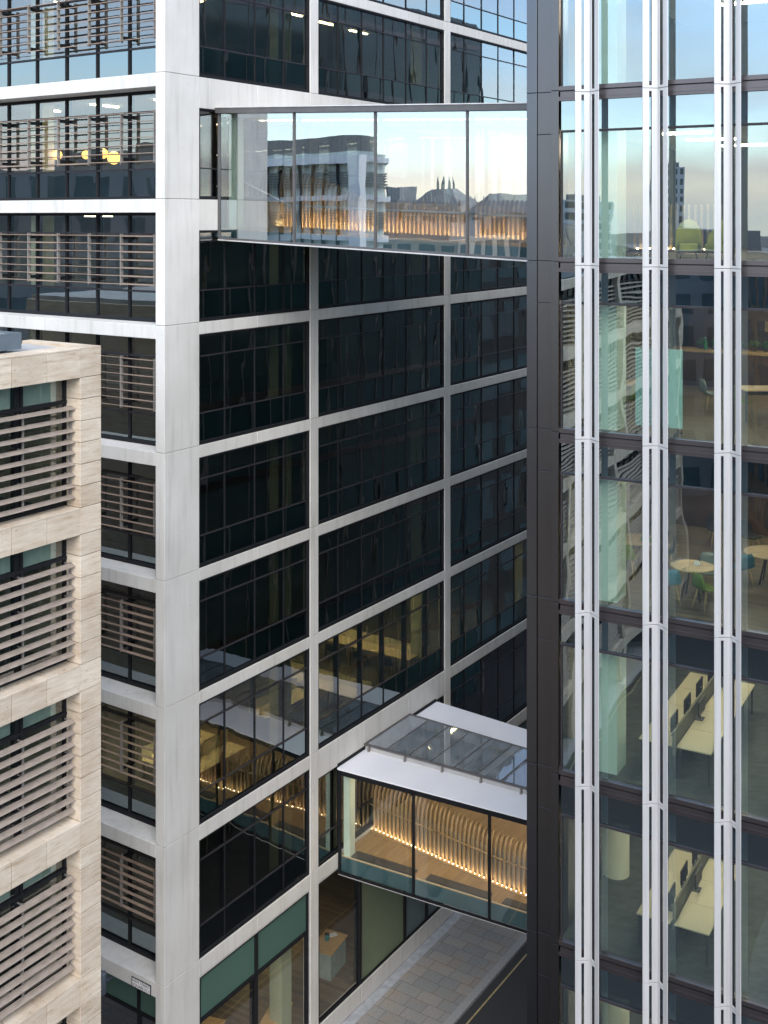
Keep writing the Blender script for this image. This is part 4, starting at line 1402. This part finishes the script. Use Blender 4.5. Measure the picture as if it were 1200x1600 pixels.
# white block, lit desk floors
WN = lambda s, n: (s, -n)
z = ZJ[8] - 0.02
spots = [(3.3, -1.75), (4.75, -1.75), (3.4, -3.2), (4.9, -3.2), (8.4, -2.6), (9.9, -2.6)]
names = ['by the corner pier', 'second from the pier', 'back row by pier', 'back row, second one', 'second bay, left', 'second bay, right']
for (s, n), nm in zip(spots, names):
    desk(FW, s, -n, z, 0.0, 1.42, 0.8, 'pale desk on the lit floor over the lower footbridge, ' + nm, 'white block desks')
    gx, gy = to_world(FW, s, -n + 0.42)
    e = empty('desk_screen', (gx, gy, z + ZC), THR); tag(e, 'low cream screen behind the desk %s' % nm, 'desk screen', 'white block desk screens')
    MB().box(-0.7, 0.7, -0.02, 0.02, 0.70, 1.15).build('panel', M['column_cream'], e)
    MB().box(-0.5, 0.5, -0.03, 0.03, 1.15, 1.17).build('rail', M['desk_leg'], e)
for i, (s, n) in enumerate([(3.3, -1.15), (4.75, -1.1)]):
    shell_chair(FW, s, -n, z, math.pi + 0.2, 'black chair pulled up to the desk ' + names[i], 'white block chairs', 'chair_black')
for i, (s, n) in enumerate([(11.45, -1.05), (11.45, -2.5), (11.45, -3.95), (15.9, -1.6), (15.9, -3.05), (15.9, -4.5)]):
    nm = ['first', 'second', 'third'][i % 3] + ' from the glass, ' + ('left' if i < 3 else 'right') + ' row'
    desk(FW, s, -n, z, math.pi / 2, 1.42, 0.8, 'pale desk above the footbridge roof, ' + nm, 'white block desks')
    shell_chair(FW, s - 0.62, -n + 0.1, z, math.pi / 2 + 0.15, 'black chair above the footbridge roof, ' + nm, 'white block chairs', 'chair_black')
    gx, gy = to_world(FW, s + 0.43, -n)
    e = empty('desk_screen', (gx, gy, z + ZC), THR + math.pi / 2); tag(e, 'cream screen above the footbridge roof, ' + nm, 'desk screen', 'white block desk screens')
    MB().box(-0.7, 0.7, -0.02, 0.02, 0.70, 1.12).build('panel', M['column_cream'], e)
    MB().box(-0.5, 0.5, -0.03, 0.03, 1.12, 1.14).build('rail', M['desk_leg'], e)
# ground floor reception
z = -29.2
gx, gy = to_world(FW, 11.05, 1.78)
e = empty('reception_counter', (gx, gy, z + ZC), THR + 0.15); tag(e, 'grey reception counter with oak top behind the street window', 'counter')
MB().box(-0.65, 0.65, -0.42, 0.42, 0, 1.0).build('carcass', M['cabinet_grey'], e, bevel=0.01)
MB().box(-0.72, 0.72, -0.48, 0.48, 1.0, 1.05).build('worktop', M['worktop_oak'], e, bevel=0.008)
cx_, cy_ = to_world((gx, gy, THR + 0.15), 0.05, 0.10)
e = empty('mug', (cx_, cy_, z + 1.052 + ZC)); tag(e, 'tall teal tumbler on the reception counter', 'tumbler')
MB().lathe(0, 0, [(0.07, 0), (0.09, 0.02), (0.10, 0.22), (0.09, 0.23)], 16).build('cup', M['teal_mug'], e)
MB().cyl(0, 0, 0.23, 0.25, 0.095).build('lid', M['black_paint'], e)
cx_, cy_ = to_world((gx, gy, THR + 0.15), 0.45, 0.05)
e = empty('paper_stack', (cx_, cy_, z + 1.052 + ZC), 0.4); tag(e, 'white stack of paper on the reception counter', 'papers')
MB().box(-0.15, 0.15, -0.11, 0.11, 0, 0.02).build('sheets', M['white_paint'], e)
for i, (s, n, l) in enumerate([(4.9, -2.6, 'oak desk left of the frosted street window bar'), (7.0, -1.2, 'oak desk beside the pale column at street level')]):
    desk(FW, s, -n, z, 0.3, 1.5, 0.75, l, 'street level desks', 'worktop_oak')
# café lights deep in the ground floor
for i in range(9):
    rr = random.Random(i + 5)
    s, n = 9.4 + 0.42 * i, -4.2 - rr.uniform(0, 1.6)
    gx, gy = to_world(FW, s, -n)
    e = empty('table_lamp', (gx, gy, z + 0.9 + ZC)); tag(e, 'tiny glowing lamp among the cafe tables behind the street window', 'lamp', 'cafe lamps')
    MB().lathe(0, 0, [(0.05, 0.14), (0.07, 0.20), (0.04, 0.27)], 10).build('shade', M['fairy_light'], e)
    MB().cyl(0, 0, -0.9, 0.0, 0.03, n=8).cyl(0, 0, 0.0, 0.14, 0.012, n=8).build('stem', M['desk_leg'], e)
# orange globe pendants behind the louvres
for i, (s, n, dz, r, l) in enumerate([(1.9, -6.89, -2.24, 0.17, 'round amber pendant lamp behind the louvres, alone on the left'),
                                      (1.9, -4.62, -2.26, 0.17, 'round amber pendant lamp behind the louvres, left of the large one'),
                                      (1.9, -4.12, -2.42, 0.22, 'large round amber pendant lamp behind the louvres'),
                                      (2.4, -6.0, -2.24, 0.15, 'dim amber pendant lamp behind the louvres, middle')]):
    gx, gy = to_world(FW, s, -n)
    zc = ZJ[2] + dz
    e = empty('pendant_lamp', (gx, gy, ZJ[2] - 0.5 + ZC)); tag(e, l, 'pendant lamp', 'amber pendant lamps')
    o = ZJ[2] - 0.5 - zc
    MB().lathe(0, 0, [(0.03, -o - r)] + [(r * math.cos(a), -o + r * math.sin(a)) for a in [-1.3, -0.9, -0.5, 0, 0.5, 0.9, 1.3]] + [(0.03, -o + r)], 20).build('globe', M['globe_glow'], e)
    MB().cyl(0, 0, -o + r, 0.0, 0.008, n=6).build('cord', M['black_paint'], e)

# ================================================================== CITY BEHIND THE CAMERA (seen in the glass)
def block(name, x, y, w, d, h, rz, wall, label, storeys=None, bayw=3.2, roofh=0.0, cat='building'):
    e = empty(name, (x, y, -0.12), rz); tag(e, label, cat)
    MB().box(-w / 2, w / 2, -d / 2, d / 2, 0, h).build('wall', M[wall], e)
    n = storeys or max(2, int(h / 3.7)); sh = h / n
    mb = MB()
    for i in range(n):
        z0, z1 = i * sh + 0.9, (i + 1) * sh - 0.6
        for sgn in (-1, 1):
            k = int(w / bayw)
            for q in range(k):
                c = -w / 2 + (q + 0.5) * w / k
                mb.box(c - 0.33 * bayw, c + 0.33 * bayw, sgn * d / 2 - 0.05, sgn * d / 2 + 0.05, z0, z1)
            k = int(d / bayw)
            for q in range(k):
                c = -d / 2 + (q + 0.5) * d / k
                mb.box(sgn * w / 2 - 0.05, sgn * w / 2 + 0.05, c - 0.33 * bayw, c + 0.33 * bayw, z0, z1)
    mb.build('window_grid', M['city_window'], e)
    if roofh:
        p = [(-w / 2 - .3, -d / 2 - .3, h), (w / 2 + .3, -d / 2 - .3, h), (w / 2 + .3, d / 2 + .3, h), (-w / 2 - .3, d / 2 + .3, h),
             (-w / 2 + roofh, -d / 2 + roofh, h + roofh), (w / 2 - roofh, -d / 2 + roofh, h + roofh), (w / 2 - roofh, d / 2 - roofh, h + roofh), (-w / 2 + roofh, d / 2 - roofh, h + roofh)]
        MB().raw(p, [(0, 3, 2, 1), (4, 5, 6, 7), (0, 1, 5, 4), (1, 2, 6, 5), (2, 3, 7, 6), (3, 0, 4, 7)]).build('roof', M['city_slate'], e)
    else:
        MB().box(-w / 4, w / 4, -d / 4, d / 4, h, h + 2.2).build('roof_plant', M['city_grey'], e)
    return e


# curved white louvred block mirrored in the upper bridge
def wpt(s, n): return to_world(FW, s, -n)


cxw, cyw = wpt(-64.2, -38.5)
e = empty('curved_office_block', (cxw, cyw, -0.12), THR)
tag(e, 'white banded office block with rounded corner mirrored in the upper footbridge glass', 'building')
# local: x = along s, y = -n ; its street face looks to +s, its rounded corner is at the origin side
def rounded(off):
    r = 4.0
    pts = [(0 + off, 30), (0 + off, r)]
    for i in range(9):
        a = math.pi / 2 * i / 8
        pts.append((-r + (r + off) * math.cos(a), r - (r + off) * math.sin(a)))
    pts += [(-25, 15 - off), (-25, 30)]
    return pts
ht = ZC + 6.6
MB().prism(rounded(-0.5), 0, ht, 0).build('glass_core', M['city_glass_pale'], e)
mb = MB()
for i in range(10): mb.prism(rounded(0.0), ht - 0.4 - 3.9 * i - 0.55, ht - 0.4 - 3.9 * i)
mb.build('white_band', M['city_white'], e)
mb = MB()
for i in range(10):
    for q in range(6):
        z = ht - 2.0 - 3.9 * i - 0.27 * q
        if z > 1: mb.prism(rounded(-0.12), z - 0.05, z)
mb.build('louvre_screen', M['city_grey'], e)
mb = MB()
for y in [4 + 1.5 * k for k in range(17)]: mb.box(-0.4, 0.0, y - 0.06, y + 0.06, 0, ht - 1)
mb.build('mullion', M['frame_bar'], e)
MB().prism(rounded(-1.8), ht, ht + 1.6).build('plant_screen', M['post_grey'], e)
mb = MB()
for k in range(16): mb.box(-0.3, -0.26, 2.5 + 1.7 * k, 2.54 + 1.7 * k, ht, ht + 1.15)
mb.box(-0.3, -0.27, 2.5, 28, ht + 1.1, ht + 1.15)
mb.build('roof_rail', M['post_grey'], e)
mb = MB()
mb.box(-0.2, 0.9, 0.6, 1.9, 0, ht - 1.2); mb.box(-0.2, 0.9, 0.6, 30, ht - 1.2, ht - 0.4)
mb.build('white_frame', M['city_white'], e)

# stone hall with pinnacles
gx, gy = wpt(-127.5, -66.0)
e = block('stone_hall', gx, gy, 9, 10, ZC + 1.0, THR, 'city_stone', 'pale stone hall with pinnacled steep roof mirrored in the upper footbridge glass', roofh=3.6)
mb = MB()
for sx_ in (-1, 1):
    for q in range(6):
        y = -4.6 + 1.84 * q
        mb.cyl(sx_ * 4.2, y, ZC + 1.0, ZC + 2.0, 0.35, 0.3, 6); mb.cyl(sx_ * 4.2, y, ZC + 2.0, ZC + 3.4, 0.3, 0.03, 6)
for q in range(4):
    mb.cyl(0, -1.2 + 0.8 * q, ZC + 4.4, ZC + 5.2, 0.22, 0.2, 6); mb.cyl(0, -1.2 + 0.8 * q, ZC + 5.2, ZC + 6.2, 0.2, 0.03, 6)
mb.build('pinnacle', M['city_stone'], e)
gx, gy = wpt(-128, -74)
block('slab_block', gx, gy, 12, 5, ZC + 3.0, THR, 'city_grey', 'plain grey slab block mirrored left of the stone hall')
for i, (s, n, w, d, h, wall, rf, l) in enumerate([
    (-112, -58, 18, 16, ZC - 2.6, 'city_stone', 0, 'long pale stone terrace mirrored below the pinnacled hall'),
    (-130, -54, 14, 12, ZC + 0.6, 'city_stone', 3, 'stone block with slate mansard mirrored right of the pinnacled hall'),
    (-150, -40, 30, 14, ZC - 1.0, 'city_grey', 0, 'grey office slab mirrored at the right end of the upper footbridge'),
    (-95, -25, 20, 18, ZC - 6, 'brick_brown', 0, 'brown brick block in the street behind the viewer')]):
    gx, gy = wpt(s, n); block('city_block', gx, gy, w, d, h, THR, wall, l, roofh=rf)
# rooftops mirrored in the tower
for (x, y, w, d, h, rz, wall, rf, l) in [
    (-330, -255, 18, 18, ZC + 6, 0.75, 'city_white', 0, 'white gridded office tower mirrored in the middle bay of the glass tower'),
    (-120, -150, 24, 18, ZC + 5, 0.2, 'city_grey', 0, 'grey office block mirrored low in the glass tower'),
    (-190, -105, 30, 20, ZC + 2, 0.5, 'city_stone', 4, 'stone block with slate roof far behind the viewer'),
    (-75, -60, 26, 20, ZC - 3.5, 0.6, 'city_grey', 0, 'low grey roof block mirrored in the tower'),
    (-48, -52, 18, 18, ZC - 5, 0.6, 'brick_brown', 0, 'brick block close behind the viewer'),
    (-30, -62, 26, 16, ZC - 1.5, 0.1, 'city_stone', 3, 'stone block with slate roof behind the viewer'),
    (6, -40, 26, 24, ZC - 4.0, 0.0, 'brick_brown', 0, 'brown block directly behind the viewer'),
    (-98, 24, 30, 22, ZC + 4.6, 0.1, 'city_grey', 0, 'grey office block mirrored in the short louvred face of the white block'),
    (40, -46, 24, 26, ZC + 4.0, -0.2, 'city_grey', 0, 'grey block behind the viewer on the right'),
    (-330, -300, 15, 15, ZC + 19, 0.75, 'city_white', 0, 'slim distant tower mirrored at the right edge of the glass tower')]:
    block('city_block', x, y, w, d, h, rz, wall, l, roofh=rf)
# neighbours along the street beyond the tower (mirrored in the white block)
gx, gy = wpt(62, 24)
block('city_block', gx, gy, 36, 22, ZC - 1.0, THR, 'panel_dark', 'dark block across the street beyond the glass tower')
gx, gy = wpt(84, -2)
block('city_block', gx, gy, 20, 26, ZC - 3.0, THR, 'city_stone', 'stone block closing the far end of the street')
